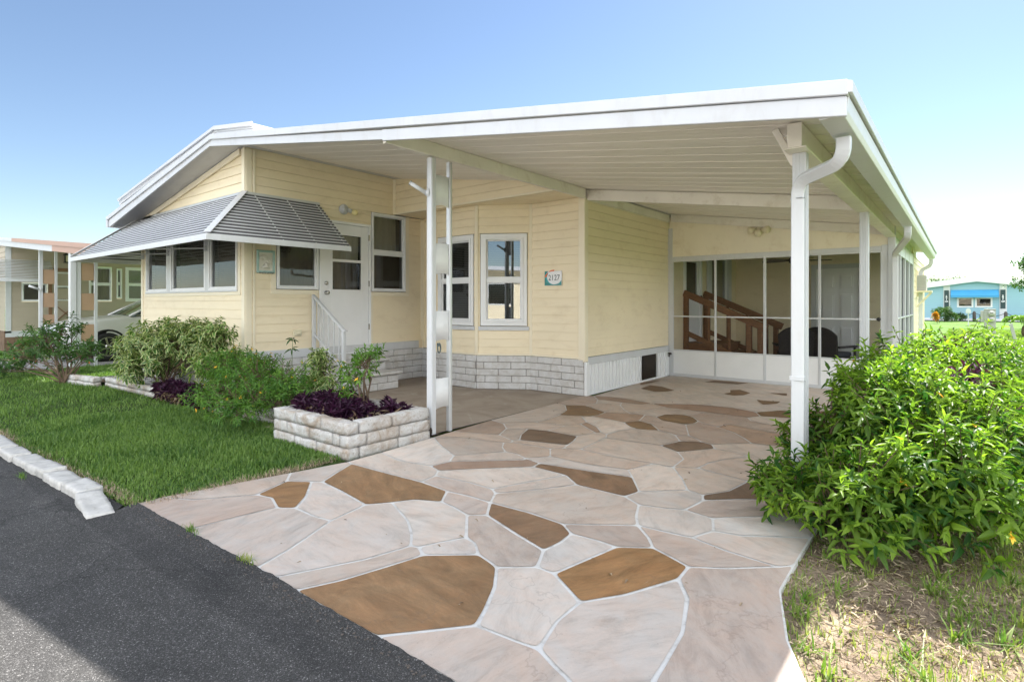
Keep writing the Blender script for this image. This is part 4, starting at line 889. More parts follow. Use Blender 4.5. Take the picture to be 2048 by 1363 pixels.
# two wicker chairs, seen from behind
def chair(x, y, rz, label):
    c = thing('wicker_chair', label, 'chair', (0, 0, 0), 'wicker chairs in the screen porch')
    t = MB(); n = 14; vs = []
    for i in range(n + 1):
        u = i / n * 2 - 1; zt = .96 - .16 * abs(u) ** 2.6; yb = .26 + .05 * (1 - u * u)
        vs += [(u * .31, yb - .04, .30), (u * .34, yb + .06, zt), (u * .34, yb + .10, zt - .01), (u * .31, yb, .30)]
    fs = []
    for i in range(n):
        a, b = 4 * i, 4 * i + 4
        fs += [[a, b, b + 1, a + 1], [a + 1, b + 1, b + 2, a + 2], [a + 2, b + 2, b + 3, a + 3], [a, a + 3, b + 3, b]]
    fs += [[0, 1, 2, 3], [4 * n + 3, 4 * n + 2, 4 * n + 1, 4 * n]]
    t.add(vs, fs, 0, False); build('backrest', t, M['wicker'], c, .01)
    t = MB(); t.box(-.30, .30, -.30, .24, .30, .38); build('seat', t, M['wicker'], c, .01)
    t = MB(); t.box(-.27, .27, -.30, .22, .38, .47); build('cushion', t, M['cushion'], c, .03, seg=3)
    for s in (-1, 1):
        t = MB(); t.box(s * .30, s * .37, -.32, .30, .56, .60); t.box(s * .315, s * .355, -.30, -.25, .38, .56); build('armrest', t, M['wicker'], c, .01)
        for yy in (-.28, .24):
            t = MB(); t.box(s * .28 - .025, s * .28 + .025, yy - .025, yy + .025, 0, .30); build('leg', t, M['wicker'], c)
    c.location = (x, y, 0); c.rotation_euler.z = rz; return c
chair(-2.62, 12.25, R(200), 'dark wicker chair behind the sloping wooden handrail')
chair(-2.02, 12.35, R(160), 'dark wicker chair in front of the white six panel door')
t = MB(); t.box(-2.5, -2.1, 13.1, 13.5, .36, .40); [t.box(-2.5 + a, -2.46 + a, 13.1 + b, 13.14 + b, 0, .36) for a in (0, .36) for b in (0, .36)]
tag(build('side_table', t, M['wicker'], None, .004), 'low dark table behind the wicker chairs in the porch', 'table')

# ================================================================== SMALL THINGS ON THE HOME
def slat_awning():
    aw = thing('slatted_awning', 'grey slatted aluminium awning wrapped round the front corner of the home', 'awning', (-8.11, 3.88, 2.2))
    P = lambda t_: (.90 * t_, 3.02 - .78 * t_)
    N = 16; yend = 5.06
    for side in (0, 1, 2):
        mb = MB()
        for i in range(N):
            o0, z0 = P((i + .5) / N)
            # each louvre: a short shelf running back and a face hanging down in front
            prof = [(o0 - .038, z0 + .044), (o0 - .028, z0 + .013), (o0 + .011, z0 + .010), (o0 + .019, z0 - .015)]
            for mi_, ((oa, za), (ob, zb_)) in enumerate(zip(prof, prof[1:])):
                if i == 0 and mi_ == 0: continue
                if side == 0:
                    q = [(-12.23 - oa, 3.88 - oa, za), (-8.11 + oa, 3.88 - oa, za), (-8.11 + ob, 3.88 - ob, zb_), (-12.23 - ob, 3.88 - ob, zb_)]
                elif side == 1:
                    q = [(-8.11 + oa, 3.88 - oa, za), (-8.11 + oa, yend, za), (-8.11 + ob, yend, zb_), (-8.11 + ob, 3.88 - ob, zb_)]
                else:
                    q = [(-12.23 - oa, 4.7, za), (-12.23 - oa, 3.88 - oa, za), (-12.23 - ob, 3.88 - ob, zb_), (-12.23 - ob, 4.7, zb_)]
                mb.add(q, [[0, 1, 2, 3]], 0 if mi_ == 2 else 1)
        sl = build('slats', mb, [M['slat'], M['slatshade']], aw); sd = sl.modifiers.new('sheet', 'SOLIDIFY'); sd.thickness = .003; sd.offset = 0
    t = MB(); o, z = P(1)
    xl, xr, yf = -12.23 - o, -8.11 + o, 3.88 - o
    t.box(xl, xr, yf - .012, yf + .0, z - .045, z + .035); t.box(xr - .012, xr, yf + .0, yend, z - .045, z + .035); t.box(xl, xl + .012, yf, 4.7, z - .045, z + .035)
    build('valance', t, M['white'], aw, .003)
    t = MB(); t.bar((-8.09, 3.86, 3.035), (xr - .0, yf + .0, z + .05), .085, .012); t.bar((-12.25, 3.86, 3.035), (xl, yf, z + .05), .085, .012)
    build_split('hip_cover', t, M['slat'], aw, .003)
    t = MB()
    for x in (-11.9, -10.9, -9.9, -8.9):
        t.bar((x, 3.85, 2.99), (x, yf + .02, z - .0), .02, .02); 
    for x in (-12.1, -10.87, -9.34): t.bar((x, 3.84, z + .04), (x - .25, yf + .02, z - .02), .018, .018); t.box(x - .03, x + .03, 3.82, 3.86, z + .0, z + .08)
    for y in (4.0, 4.5, 5.0): t.bar((-8.08, y, 2.99), (xr - .02, y, z - .0), .02, .02)
    t.box(-12.25, -8.09, 3.835, 3.855, 2.985, 3.03); t.box(-8.085, -8.065, 3.85, yend, 2.985, 3.03)
    build('bracket', t, M['alum'], aw)
slat_awning()
Xv = Vector((1, 0, 0))
L1 = thing('wall_lamp', 'white twin socket wall lamp with one yellow bulb above the front door', 'lamp', (-8.09, 5.55, 2.98))
t = MB(); t.lathe((-8.095, 5.52, 2.985), [(.085, 0), (.085, .03), (.06, .06), (.03, .075)], (1, 0, 0)); t.cyl((-8.04, 5.52, 2.985), (-7.98, 5.44, 2.95), .04); t.cyl((-8.05, 5.55, 2.98), (-8.0, 5.62, 2.955), .034); build('base', t, M['white'], L1)
t = MB(); t.lathe((-8.0, 5.62, 2.955), [(.03, 0), (.045, .03), (.05, .06), (.04, .09), (.015, .105)], (.35, .85, -.3)); build('bulb', t, M['bulb'], L1)
L2 = thing('flood_lamp', 'cream triple headed floodlight on the panel above the porch screens', 'lamp', (-2.79, 10.40, 2.66))
t = MB(); t.lathe((-2.79, 10.418, 2.69), [(.075, 0), (.075, .03), (.05, .045)], (0, -1, 0)); t.lathe((-2.79, 10.38, 2.68), [(.05, 0), (.065, .05), (.06, .09), (.03, .11)], (0, -.7, -.7)); build('base', t, M['cream'], L2)
for sg in (-1, 1):
    t = MB(); t.lathe((-2.79 + sg * .05, 10.38, 2.70), [(.03, 0), (.04, .03), (.062, .09), (.062, .13), (.04, .14)], (sg * .9, -.45, -.1)); build('lamp_head', t, M['cream'], L2)
t = MB(); F = FD
t.fbox(F, .73, .87, .014, .045, .90, 1.0); t.fbox(F, .75, .85, .045, .065, .915, .985); t.fbox(F, .775, .825, .065, .085, .93, .95)
tag(build('outlet_cover', t, M['cream'], None, .006), 'small beige outlet cover low on the wall left of the handrail', 'outlet box')
# house number
num = thing('house_number_plate', 'white tile with teal and orange swirl reading 2127', 'house number', (-5.03, 7.27, 1.69))
F0 = FE; sN = .29
t = MB(); t.fbox(F0, sN, sN + .33, .016, .028, 1.69, 1.92); build('tile', t, M['glaze'], num, .002)
t = MB()
def flat(pts, o, m): t.add([F0(sN + a * .33, o, 1.69 + b * .23) for a, b in pts], [list(range(len(pts)))], m)
arc = lambda cx, cy, rx, ry, a0, a1, n=14: [(cx + rx * math.cos(R(a0 + (a1 - a0) * i / n)), cy + ry * math.sin(R(a0 + (a1 - a0) * i / n))) for i in range(n + 1)]
flat([(0.01, .99), (0.01, .01), (.99, .01), (.99, .36)] + arc(.56, .62, .46, .56, -30, -180, 16) + [(.10, .80), (.22, .99)], .0285, 0)
flat(arc(.57, .60, .42, .52, 165, 300, 18) + arc(.56, .62, .5, .56, 290, 170, 18), .0290, 1)
flat(arc(.52, .58, .40, .50, 80, 180, 16) + arc(.50, .58, .47, .40, 178, 84, 16), .0293, 2)
flat(arc(.62, .62, .40, .56, -10, -60, 10) + arc(.60, .60, .40, .50, -58, -10, 10), .0294, 3)
build('swirl', t, [M['teal'], paint('turquoise_glaze', (.01, .36, .40), .25), M['orange'], paint('pale_teal_glaze', (.45, .70, .72), .25)], num)
t = MB(); text_mesh('2127', .125, F0, sN + .185, .0302, 1.81, t, 0, sx=.88); build('numerals', t, M['ink'], num)
# ceramic welcome plaque
pl = thing('welcome_plaque', 'pale seashell relief plaque in a mint glass frame reading welcome', 'plaque', (-8.08, 4.17, 1.84))
s0, s1, z0, z1 = .15, .43, 1.86, 2.20
t = MB(); t.fbox(FD, s0, s1, .016, .03, z0, z1); build('backing_tile', t, M['plaque'], pl, .002)
t = MB()
for a, b, c, d in ((s0, s1, z0, z0 + .035), (s0, s1, z1 - .035, z1), (s0, s0 + .035, z0 + .035, z1 - .035), (s1 - .035, s1, z0 + .035, z1 - .035)): t.fbox(FD, a, b, .03, .045, c, d)
build('glass_frame', t, M['mint'], pl, .004)
t = MB(); cx = (s0 + s1) / 2
for i in range(7):
    a = R(30 + i * 20); t.tube([FD(cx - .04, .035, 2.05), FD(cx - .04 + .07 * math.cos(a), .055, 2.05 + .08 * math.sin(a))], [.006, .014], 6)
for i in range(5):
    a = R(90 + 72 * i); t.tube([FD(cx + .055, .04, 2.03), FD(cx + .055 + .05 * math.cos(a), .038, 2.03 + .05 * math.sin(a))], [.014, .004], 6)
t.tube([FD(cx - .06, .035, 1.93), FD(cx - .03, .05, 1.955), FD(cx + .01, .05, 1.96), FD(cx + .06, .035, 1.925)], [.006, .03, .026, .004], 8)
t.tube([FD(cx - .02, .035, 2.0), FD(cx + .0, .05, 1.99), FD(cx + .03, .04, 2.0)], [.01, .02, .006], 8)
build('seashells', t, M['plaque'], pl)
t = MB(); text_mesh('welcome', .062, FD, cx, .047, 1.868, t, 0, shear=.3); build('lettering', t, M['black'], pl)
# flagpole holder and a clip on the lattice post
fh = thing('flagpole_holder', 'white flagpole holder bracket angled out from the lattice post', 'bracket', (-4.48, 4.10, 2.6))
t = MB(); t.lathe((-4.474, 4.115, 2.60), [(.055, 0), (.055, .012), (.03, .02), (.03, .035)], (-.55, -.83, 0)); t.cyl((-4.49, 4.09, 2.60), (-4.60, 3.97, 2.70), .022); t.cyl((-4.60, 3.97, 2.70), (-4.605, 3.965, 2.704), .026)
build('bracket_tube', t, M['white'], fh)
t = MB(); pts = [(-4.40, 4.20 + .022 * math.cos(a), .93 + .05 * math.sin(a)) for a in np.linspace(0, 2 * math.pi, 17)]; t.tube(pts, .008, 6); t.box(-4.41, -4.39, 4.175, 4.21, .95, .985)
tag(build('snap_clip', t, M['labelgreen']), 'grey snap clip hanging on the lattice post', 'clip')
t = MB(); t.cyl((-4.40, 10.38, .43), (-4.40, 10.27, .43), .012); t.cyl((-4.40, 10.27, .45), (-4.40, 10.27, .38), .014); t.lathe((-4.40, 10.30, .44), [(.012, 0), (.035, .005), (.035, .015), (.012, .02)], (0, 0, 1), 8)
tag(build('hose_tap', t, M['bronze']), 'bronze garden tap beside the corrugated skirting', 'tap')
# window air conditioner on its bracket
ac = thing('window_air_conditioner', 'grey window air conditioner on a slanted bracket under the far eave', 'air conditioner', (-.8, 16.0, 1.6))
t = MB(); t.fbox(FSd, 1.16, 1.62, -.1, .20, 1.70, 2.04)
for i in range(9): t.fbox(FSd, 1.155, 1.158, .03, .19, 1.72 + i * .034, 1.732 + i * .034)
build('case', t, M['acgrey'], ac, .01)
t = MB(); t.fbox(FSd, 1.1, 1.7, .0, .30, 1.655, 1.695); t.bar(FSd(1.2, .28, 1.65), FSd(1.2, .02, 1.32), .03, .03); t.bar(FSd(1.6, .28, 1.65), FSd(1.6, .02, 1.32), .03, .03); build('shelf_bracket', t, M['cream'], ac)
# ================================================================== MASONRY OUTSIDE
def rblock(mb, c, size, rz=0, amp=.008, rnd=.007, mi=0, cell=.04, tilt=(0, 0)):
    """a rough faced block: gridded box with rounded edges and a noisy surface"""
    L, W, H = size; n = [max(2, int(math.ceil(q / cell))) for q in (L, W, H)]
    sd = random.uniform(0, 90); ca, sa = math.cos(rz), math.sin(rz); vid = {}; vs = []; fs = []
    def vert(i, j, k):
        key = (i, j, k)
        if key in vid: return vid[key]
        p = Vector((-L / 2 + L * i / n[0], -W / 2 + W * j / n[1], -H / 2 + H * k / n[2]))
        q = Vector((max(-L / 2 + rnd, min(L / 2 - rnd, p.x)), max(-W / 2 + rnd, min(W / 2 - rnd, p.y)), max(-H / 2 + rnd, min(H / 2 - rnd, p.z))))
        d = p - q
        if d.length > 1e-6: p = q + d.normalized() * rnd
        w = p * 9 + Vector((sd, sd * .7, sd * 1.3))
        p += Vector((noise.noise(w), noise.noise(w + Vector((31, 0, 0))), noise.noise(w + Vector((0, 47, 0))))) * amp
        w2 = w * 3.1; p += Vector((noise.noise(w2), noise.noise(w2 + Vector((13, 0, 0))), noise.noise(w2 + Vector((0, 17, 0))))) * amp * .5
        p.z += p.x * tilt[0] + p.y * tilt[1]
        vid[key] = len(vs); vs.append((c[0] + p.x * ca - p.y * sa, c[1] + p.x * sa + p.y * ca, c[2] + p.z)); return vid[key]
    for ax in range(3):
        u, v = [a for a in range(3) if a != ax]
        for e in (0, n[ax]):
            for i in range(n[u]):
                for j in range(n[v]):
                    q = []
                    for a, b in ((i, j), (i + 1, j), (i + 1, j + 1), (i, j + 1)):
                        ijk = [0, 0, 0]; ijk[ax] = e; ijk[u] = a; ijk[v] = b; q.append(vert(*ijk))
                    if (e == 0) != (ax == 1): q.reverse()
                    fs.append(q)
    mb.add(vs, fs, mi, True)
def course(mb, a, b, z0, z1, wd, bl=.40, shift=0, **kw):
    a = Vector(a); b = Vector(b); L = (b - a).length; d = (b - a) / L; rz = math.atan2(d.y, d.x); s = -shift
    while s < L - .02:
        e = min(s + bl * random.uniform(.9, 1.1), L)
        if L - e < .10: e = L
        p = max(s, 0)
        m = a + d * ((p + e) / 2); rblock(mb, (m.x, m.y, (z0 + z1) / 2), (e - p - .007, wd, z1 - z0 - .008), rz, **kw); s = e
pb = thing('brick_planter', 'low white block planter beside the driveway planted with purple leaves', 'planter', (-4.9, 3.4, 0))
t = MB()
for r_ in range(3):
    z0, z1 = -.03 + r_ * .117, -.03 + (r_ + 1) * .117
    course(t, (-5.66, 3.07), (-4.345 if r_ % 2 == 0 else -4.48, 3.07), z0, z1, .13, .42, .2 * (r_ % 2), amp=.009)
    course(t, (-4.41, 3.005 if r_ % 2 else 3.145), (-4.41, 4.02), z0, z1, .13, .42, .22 * (r_ % 2), amp=.007)
    course(t, (-5.60, 3.14), (-5.60, 3.55), z0, z1, .12, .42, .1, amp=.01)
    course(t, (-5.55, 3.96), (-4.48, 3.96), z0, z1, .12, .42, .15 * (r_ % 2), amp=.007)
build('block_wall', t, M['oldbrick'], pb)
t = MB()
t.box(-5.63, -4.40, 3.045, 3.11, -.05, .295); t.box(-4.46, -4.395, 3.05, 3.98, -.05, .295); t.box(-5.63, -5.57, 3.1, 3.5, -.05, .295); t.box(-5.5, -4.4, 3.93, 3.99, -.05, .30); build('mortar_core', t, M['mortar'], pb)
t = MB(); t.poly([(-5.6, 3.1, .225), (-4.45, 3.1, .225), (-4.45, 3.93, .225), (-5.6, 3.93, .225)]); build('soil', t, M['mulch'], pb)
bd_ = thing('garden_border', 'long low white block border edging the bed below the front windows', 'garden border', (-8.6, 3.3, 0))
t = MB()
for r_ in range(2): course(t, (-11.45, 3.12), (-5.72, 3.42), -.03 + r_ * .085, .055 + r_ * .085, .11, .40, .2 * r_, amp=.010)
for r_ in range(2): course(t, (-12.4, 2.80), (-11.50, 2.98), -.03 + r_ * .09, .06 + r_ * .09, .13, .30, .12 * r_, amp=.012)
build('block_wall', t, M['oldbrick'], bd_)
t = MB(); t.poly([(-12.4, 2.85, .05), (-11.4, 3.1, .05), (-5.66, 3.42, .05), (-5.66, 3.5, .05), (-5.62, 4.0, .05), (-4.9, 4.1, .02), (-7.3, 4.7, .02), (-8.1, 5.0, .04), (-8.1, 3.9, .06), (-12.4, 3.9, .06)]); build('soil', t, M['mulch'], bd_)
# pebbles in the beds
t = MB(); ico = bmesh.new(); bmesh.ops.create_icosphere(ico, subdivisions=1, radius=1); IV = [v.co.copy() for v in ico.verts]; IF = [[v.index for v in f.verts] for f in ico.faces]; ico.free()
def pebble(x, y, z, r):
    sx, sy, sz = (random.uniform(.7, 1.3) for _ in range(3)); a = random.uniform(0, 6.28); ca, sa = math.cos(a), math.sin(a)
    t.add([(x + (v.x * sx * ca - v.y * sy * sa) * r, y + (v.x * sx * sa + v.y * sy * ca) * r, z + v.z * r * sz * .6) for v in IV], IF, 0, True)
for i in range(700): pebble(random.uniform(-5.5, -4.5), random.uniform(3.15, 3.9), .235, random.uniform(.010, .022))
for i in range(1100): pebble(random.uniform(-12.2, -8.4), random.uniform(3.18, 3.75), .06, random.uniform(.012, .028))
tag(build('pebbles', t, M['pebble']), 'white pebbles strewn over the planting beds', 'pebbles', kind='stuff')
# entry steps
es_ = thing('entry_steps', 'white block entry steps with two rounded treads below the front door', 'steps', (-7.6, 5.4, 0))
t = MB()
def tread(x1, y0, y1, z): 
    prof = [(-8.08, z - .055), (x1 - .03, z - .06), (x1 + .02, z - .045), (x1 + .035, z - .02), (x1 + .02, z), (-8.08, z)]
    t.prism(prof, y0, y1, 'y')
tread(-7.72, 4.86, 6.18, .47); tread(-7.32, 4.70, 6.12, .285); build('tread', t, M['brick'], es_, .012, seg=2)
t = MB()
for x1, y0, y1, z0, z1 in ((-7.76, 4.90, 6.12, .0, .41), (-7.36, 4.75, 6.07, .0, .225)):
    F = frame((x1, y0), (0, 1), (1, 0)); bricks(t, F, y1 - y0, z0 if z1 < .3 else .28, z1, ch=.09, bl=.45, off=.02)
    F = frame((x1, y1), (-1, 0), (0, 1)); bricks(t, F, .74 if z1 < .3 else .34, z0, z1, ch=.11, bl=.4, off=.02)
    F = frame((-8.1, y0), (1, 0), (0, -1)); bricks(t, F, x1 + 8.1, z0, z1, ch=.11, bl=.4, off=.02)
build('block_riser', t, [M['brick'], M['mortar']], es_, .006)
hr = thing('handrail', 'white metal handrail sloping down beside the entry steps', 'handrail', (-7.6, 4.9, 0))
t = MB(); ya = 4.93
t.box(-8.05, -8.0, ya - .025, ya + .025, .45, 1.53); t.box(-7.245, -7.195, ya - .025, ya + .025, 0, 1.0)
build_split('end_post', t, M['white'], hr, .003)
t = MB(); t.bar((-8.05, ya, 1.54), (-7.19, ya, .99), .05, .035); t.bar((-8.02, ya, .93), (-7.22, ya, .40), .03, .03); t.box(-7.25, -7.15, ya - .025, ya + .025, .985, 1.01)
build('rail', t, M['white'], hr, .004)
for i in range(5):
    x = -7.90 + i * .142; f = (x + 8.03) / .83; t = MB(); t.box(x - .009, x + .009, ya - .009, ya + .009, .93 - .53 * f, 1.53 - .55 * f); build('baluster', t, M['white'], hr)
# loose kerb stones, each its own
lab = ['rightmost white kerb stone, tipped down beside the driveway corner', 'white kerb stone next to the tipped one by the driveway', 'long white kerb stone third from the driveway corner', 'white kerb stone fourth from the driveway corner', 'white kerb stone fifth from the driveway corner', 'white kerb stone sixth from the driveway corner', 'white kerb stone seventh from the driveway corner', 'white kerb stone eighth from the driveway corner', 'leftmost white kerb stone in view at the picture edge']
sx = -4.53
for i, l in enumerate(lab):
    Lk = [.48, .38, .44, .46, .40, .42, .40, .44, .42][i]; xm = sx - Lk / 2; t = MB()
    rz = math.atan(.047) + random.uniform(-.035, .035); zc = -.038 + random.uniform(-.010, .010); yk = RE(xm) - .085 + random.uniform(-.018, .018)
    if i == 0: rz = -.09; zc = -.058; yk -= .035; xm += .01
    rblock(t, (xm, yk, zc), (Lk - .028, .165, .15), rz, amp=.007, rnd=.006, cell=.03, tilt=(-.11 if i == 0 else random.uniform(-.03, .03), random.uniform(-.05, .05)))
    tag(build('kerb_stone', t, M['kerb']), l, 'kerb stone', 'white kerb stones along the lawn'); sx -= Lk
# ================================================================== PLANTS
def mesh_np(name, V, faces_flat, loop_start, loop_total, mat, attrs, parent=None, smooth=False):
    me = bpy.data.meshes.new(name)
    off = np.array(root_org(parent)) if parent is not None else np.zeros(3)
    me.vertices.add(len(V)); me.vertices.foreach_set('co', (V - off).astype(np.float32).ravel())
    me.loops.add(len(faces_flat)); me.loops.foreach_set('vertex_index', faces_flat.astype(np.int32))
    me.polygons.add(len(loop_start)); me.polygons.foreach_set('loop_start', loop_start.astype(np.int32)); me.polygons.foreach_set('loop_total', loop_total.astype(np.int32))
    if smooth: me.polygons.foreach_set('use_smooth', np.ones(len(loop_start), bool))
    for k, a in attrs.items():
        at = me.attributes.new(k, 'FLOAT', 'POINT'); at.data.foreach_set('value', a.astype(np.float32))
    me.materials.append(mat); me.update(calc_edges=True); me.validate()
    o = bpy.data.objects.new(name, me); link(o, parent); return o
def inst(T, faces, P, X, Y, Z, tint, rim=None):
    """place a template (verts T, tris/quads faces) at P with axes X, Y, Z (already scaled)"""
    V = P[:, None, :] + T[None, :, 0:1] * X[:, None, :] + T[None, :, 1:2] * Y[:, None, :] + T[None, :, 2:3] * Z[:, None, :]
    n, m = len(P), len(T)
    flat = np.concatenate([np.array(f) for f in faces]); lt = np.array([len(f) for f in faces])
    F = (flat[None, :] + (np.arange(n) * m)[:, None]).ravel(); LT = np.tile(lt, n); LS = np.concatenate([[0], np.cumsum(LT)[:-1]])
    at = {'tint': np.repeat(tint, m)}
    if rim is not None: at['rim'] = np.tile(rim, n)
    return V.reshape(-1, 3), F, LS, LT, at
# leaf template: x along, y across, z up; folded along the midrib and arching down
def leaf_tpl(arch=.25, fold=.18, w1=.5, w2=.40):
    T = np.array([(0, 0, 0), (.33, w1, fold), (.33, 0, .06), (.33, -w1, fold), (.68, w2, fold * .7 - arch * .45), (.68, 0, -arch * .45), (.68, -w2, fold * .7 - arch * .45), (1, 0, -arch)], float)
    Fc = [(0, 3, 2), (0, 2, 1), (3, 6, 5, 2), (2, 5, 4, 1), (6, 7, 5), (5, 7, 4)]
    return T, Fc, np.array([.3, 1, 0, 1, 1, 0, 1, 1.])
def unit(a): return a / np.maximum(np.linalg.norm(a, axis=-1, keepdims=True), 1e-9)
def frames(d, up):
    X = unit(d); Y = unit(np.cross(up, X)); Z = np.cross(X, Y); return X, Y, Z
def foliage(tips, dirs, per, length, width, rg, spread=(.35, 1.25), back=.10, droop=.25, lenvar=.3):
    """rosettes of leaves round each twig tip plus a few behind it"""
    n = len(tips); P = np.repeat(tips, per, 0); D = np.repeat(unit(dirs), per, 0); k = np.tile(np.arange(per), n)
    A = np.cross(D, rg.normal(size=(n, 3)).repeat(per, 0)); A = unit(A); B = np.cross(D, A)
    ph = k * 2.399 + rg.uniform(0, 6.28, n).repeat(per) + rg.normal(0, .25, n * per)
    el = spread[0] + (spread[1] - spread[0]) * (k / max(per - 1, 1)) + rg.normal(0, .15, n * per)
    rad = A * np.cos(ph)[:, None] + B * np.sin(ph)[:, None]
    dr = D * np.cos(el)[:, None] + rad * np.sin(el)[:, None]; dr[:, 2] -= droop * np.sin(np.clip(el, 0, 1.5))
    P = P - D * (back * (k / max(per - 1, 1)))[:, None]
    up = unit(D * 1.0 + np.array([0, 0, .6])); X, Y, Z = frames(dr, up)
    L = length * (1 + rg.uniform(-lenvar, lenvar, n * per)) * (.62 + .45 * k / max(per - 1, 1)); W = L * width * rg.uniform(.8, 1.2, n * per)
    return P, X * L[:, None], Y * W[:, None], Z * L[:, None]
def shrub(name, label, cat, base, lobes, nt, per, length, width, mat, group=None, twig=True, stem='stem', flowers=0, fmat='flower', seed=1, outw=.75, upw=.5, droop=.25, tintbias=0., nstem=7, hollow=.55, part='foliage', arch=.25, spread=(.35, 1.25), minz=.05):
    rg = np.random.default_rng(seed); root = thing(name, label, cat, base, group)
    base = np.array(base, float); tips = []; dirs = []; cen = []
    tot = sum(l[3] * l[4] for l in lobes)
    for (cx, cy, cz, rx, rz) in lobes:
        m = max(4, int(nt * rx * rz / tot)); q = unit(rg.normal(size=(m, 3))); q[:, 2] = np.abs(q[:, 2]) * rg.choice([1, 1, 1, -.65], m)
        q = unit(q); r_ = hollow + (1 - hollow) * rg.uniform(0, 1, m) ** .6
        lump = 1 + .20 * np.sin(q[:, 0] * 5 + cx * 3 + seed) * np.sin(q[:, 1] * 4.3 + seed * 2) + rg.normal(0, .11, m)
        t_ = np.array([cx, cy, cz]) + q * (r_ * lump)[:, None] * np.array([rx, rx, rz])
        ok = t_[:, 2] > minz; tips.append(t_[ok]); dirs.append((q * outw + np.array([0, 0, upw]) + rg.normal(0, .22, (m, 3)))[ok]); cen.append(np.tile([cx, cy, cz], (ok.sum(), 1)))
    tips = np.concatenate(tips); dirs = unit(np.concatenate(dirs)); cen = np.concatenate(cen)
    P, X, Y, Z = foliage(tips, dirs, per, length, width, rg, spread=spread, droop=droop)
    tt = np.repeat(np.clip(rg.normal(.42 + tintbias, .26, len(tips)), 0, 1), per) + rg.normal(0, .14, len(P))
    T, Fc, rim = leaf_tpl(arch)
    V, F, LS, LT, at = inst(T, Fc, P, X, Y, Z, np.clip(tt, 0, 1), rim)
    mesh_np(part, V, F, LS, LT, M[mat], at, root)
    # stems: main limbs from the base, twigs from limbs to rosettes
    t = MB(); limbs = []
    for i in range(nstem):
        l = lobes[i % len(lobes)]; e = np.array([l[0], l[1], l[2]]) + rg.normal(0, .4, 3) * np.array([l[3], l[3], l[4]]) * .55
        b0 = base + np.append(rg.normal(0, .05, 2), 0); mid = (b0 + e) / 2 + np.append(rg.normal(0, .07, 2), .08)
        pts = [b0, b0 * .6 + mid * .4 + np.array([0, 0, .03]), mid, mid * .4 + e * .6, e]; limbs += pts[2:4]
        t.tube([tuple(p) for p in pts], [.013, .011, .009, .007, .004], 5)
    if twig:
        lm = np.array(limbs)
        for i in range(0, len(tips), 2):
            j = np.argmin(((lm - tips[i]) ** 2).sum(1)); a = lm[j]; b_ = tips[i]; m = (a + b_) / 2 + rg.normal(0, .02, 3) + np.array([0, 0, -.02])
            t.tube([tuple(a), tuple(m), tuple(b_)], [.005, .004, .0025], 4, caps=False)
    build('stems', t, M[stem], root)
    if flowers:
        for i in rg.choice(len(tips), flowers, replace=False):
            P, X, Y, Z = foliage(tips[i:i + 1] + dirs[i:i + 1] * .02, dirs[i:i + 1], 5, .030, .42, rg, spread=(.5, 1.0), back=0, droop=0)
            V, F, LS, LT, at = inst(T, Fc, P, X, Y, Z, np.full(len(P), .5)); mesh_np('flower', V, F, LS, LT, M[fmat], at, root)
    return root
# big sunlit shrubs on the right of the driveway
shrub('shrub', 'large bright green shrub hiding the foot of the front carport post', 'shrub', (-.42, 4.05, 0), [(-.88, 3.92, .25, .25, .20), (-.46, 3.80, .27, .44, .31), (-.12, 3.98, .38, .46, .40), (.14, 4.35, .40, .36, .40), (-.35, 4.45, .62, .42, .44), (-.02, 4.55, .58, .42, .42), (-.80, 4.45, .40, .26, .30)], 1600, 8, .09, .29, 'leafbright', 'sunlit shrubs beside the driveway', flowers=26, seed=3, nstem=18, hollow=.5, minz=.04)
shrub('shrub', 'tall bright green shrub in front of the second carport post', 'shrub', (-.2, 5.5, 0), [(-.45, 5.1, .62, .42, .45), (-.02, 5.4, .66, .50, .46), (-.38, 5.9, .70, .46, .46), (.08, 6.1, .68, .48, .46), (.28, 5.2, .55, .42, .44)], 1020, 8, .088, .29, 'leafbright', 'sunlit shrubs beside the driveway', flowers=16, seed=5, nstem=14)
shrub('shrub', 'loose bright green shrub at the back beside the screen porch', 'shrub', (-.1, 7.5, 0), [(-.35, 7.1, .62, .40, .48), (.10, 7.3, .72, .50, .46), (.45, 7.0, .66, .50, .42), (.0, 8.2, .72, .45, .48), (.55, 8.0, .70, .5, .44), (-.40, 8.9, .55, .30, .42)], 680, 7, .084, .29, 'leafbright', 'sunlit shrubs beside the driveway', flowers=22, seed=8, nstem=20, hollow=.35)
shrub('dark_red_shrub', 'small dark red leaved plant showing through the bright green shrubs', 'shrub', (.0, 6.7, 0), [(-.03, 6.62, .85, .22, .28), (.03, 5.0, .86, .12, .16)], 70, 7, .10, .22, 'leafpurple', seed=9, tintbias=.3)
# shaded planting in front of the home
shrub('shrub', 'dark green sprawling shrub at the far left end of the front lawn', 'shrub', (-12.35, 2.75, 0), [(-12.75, 2.70, .88, .46, .30), (-13.1, 2.55, .62, .55, .34), (-13.6, 2.35, .36, .55, .28), (-12.5, 2.80, .50, .40, .30), (-14.1, 2.15, .18, .5, .18), (-11.9, 3.0, .55, .30, .24)], 360, 8, .10, .26, 'leafdark', seed=11, nstem=26, hollow=.2, outw=.9, upw=.25, flowers=7, fmat='blossom')
shrub('variegated_shrub', 'cream and green variegated shrub below the three front windows', 'shrub', (-9.9, 3.48, .05), [(-10.55, 3.45, .66, .52, .44), (-9.9, 3.42, .74, .54, .44), (-9.35, 3.55, .88, .42, .36), (-10.2, 3.3, .38, .55, .34), (-11.0, 3.45, .60, .34, .34), (-8.9, 3.62, .78, .36, .34)], 760, 8, .105, .42, 'leafvar', seed=13, nstem=18, hollow=.35, outw=.75, upw=.5, spread=(.75, 1.45))
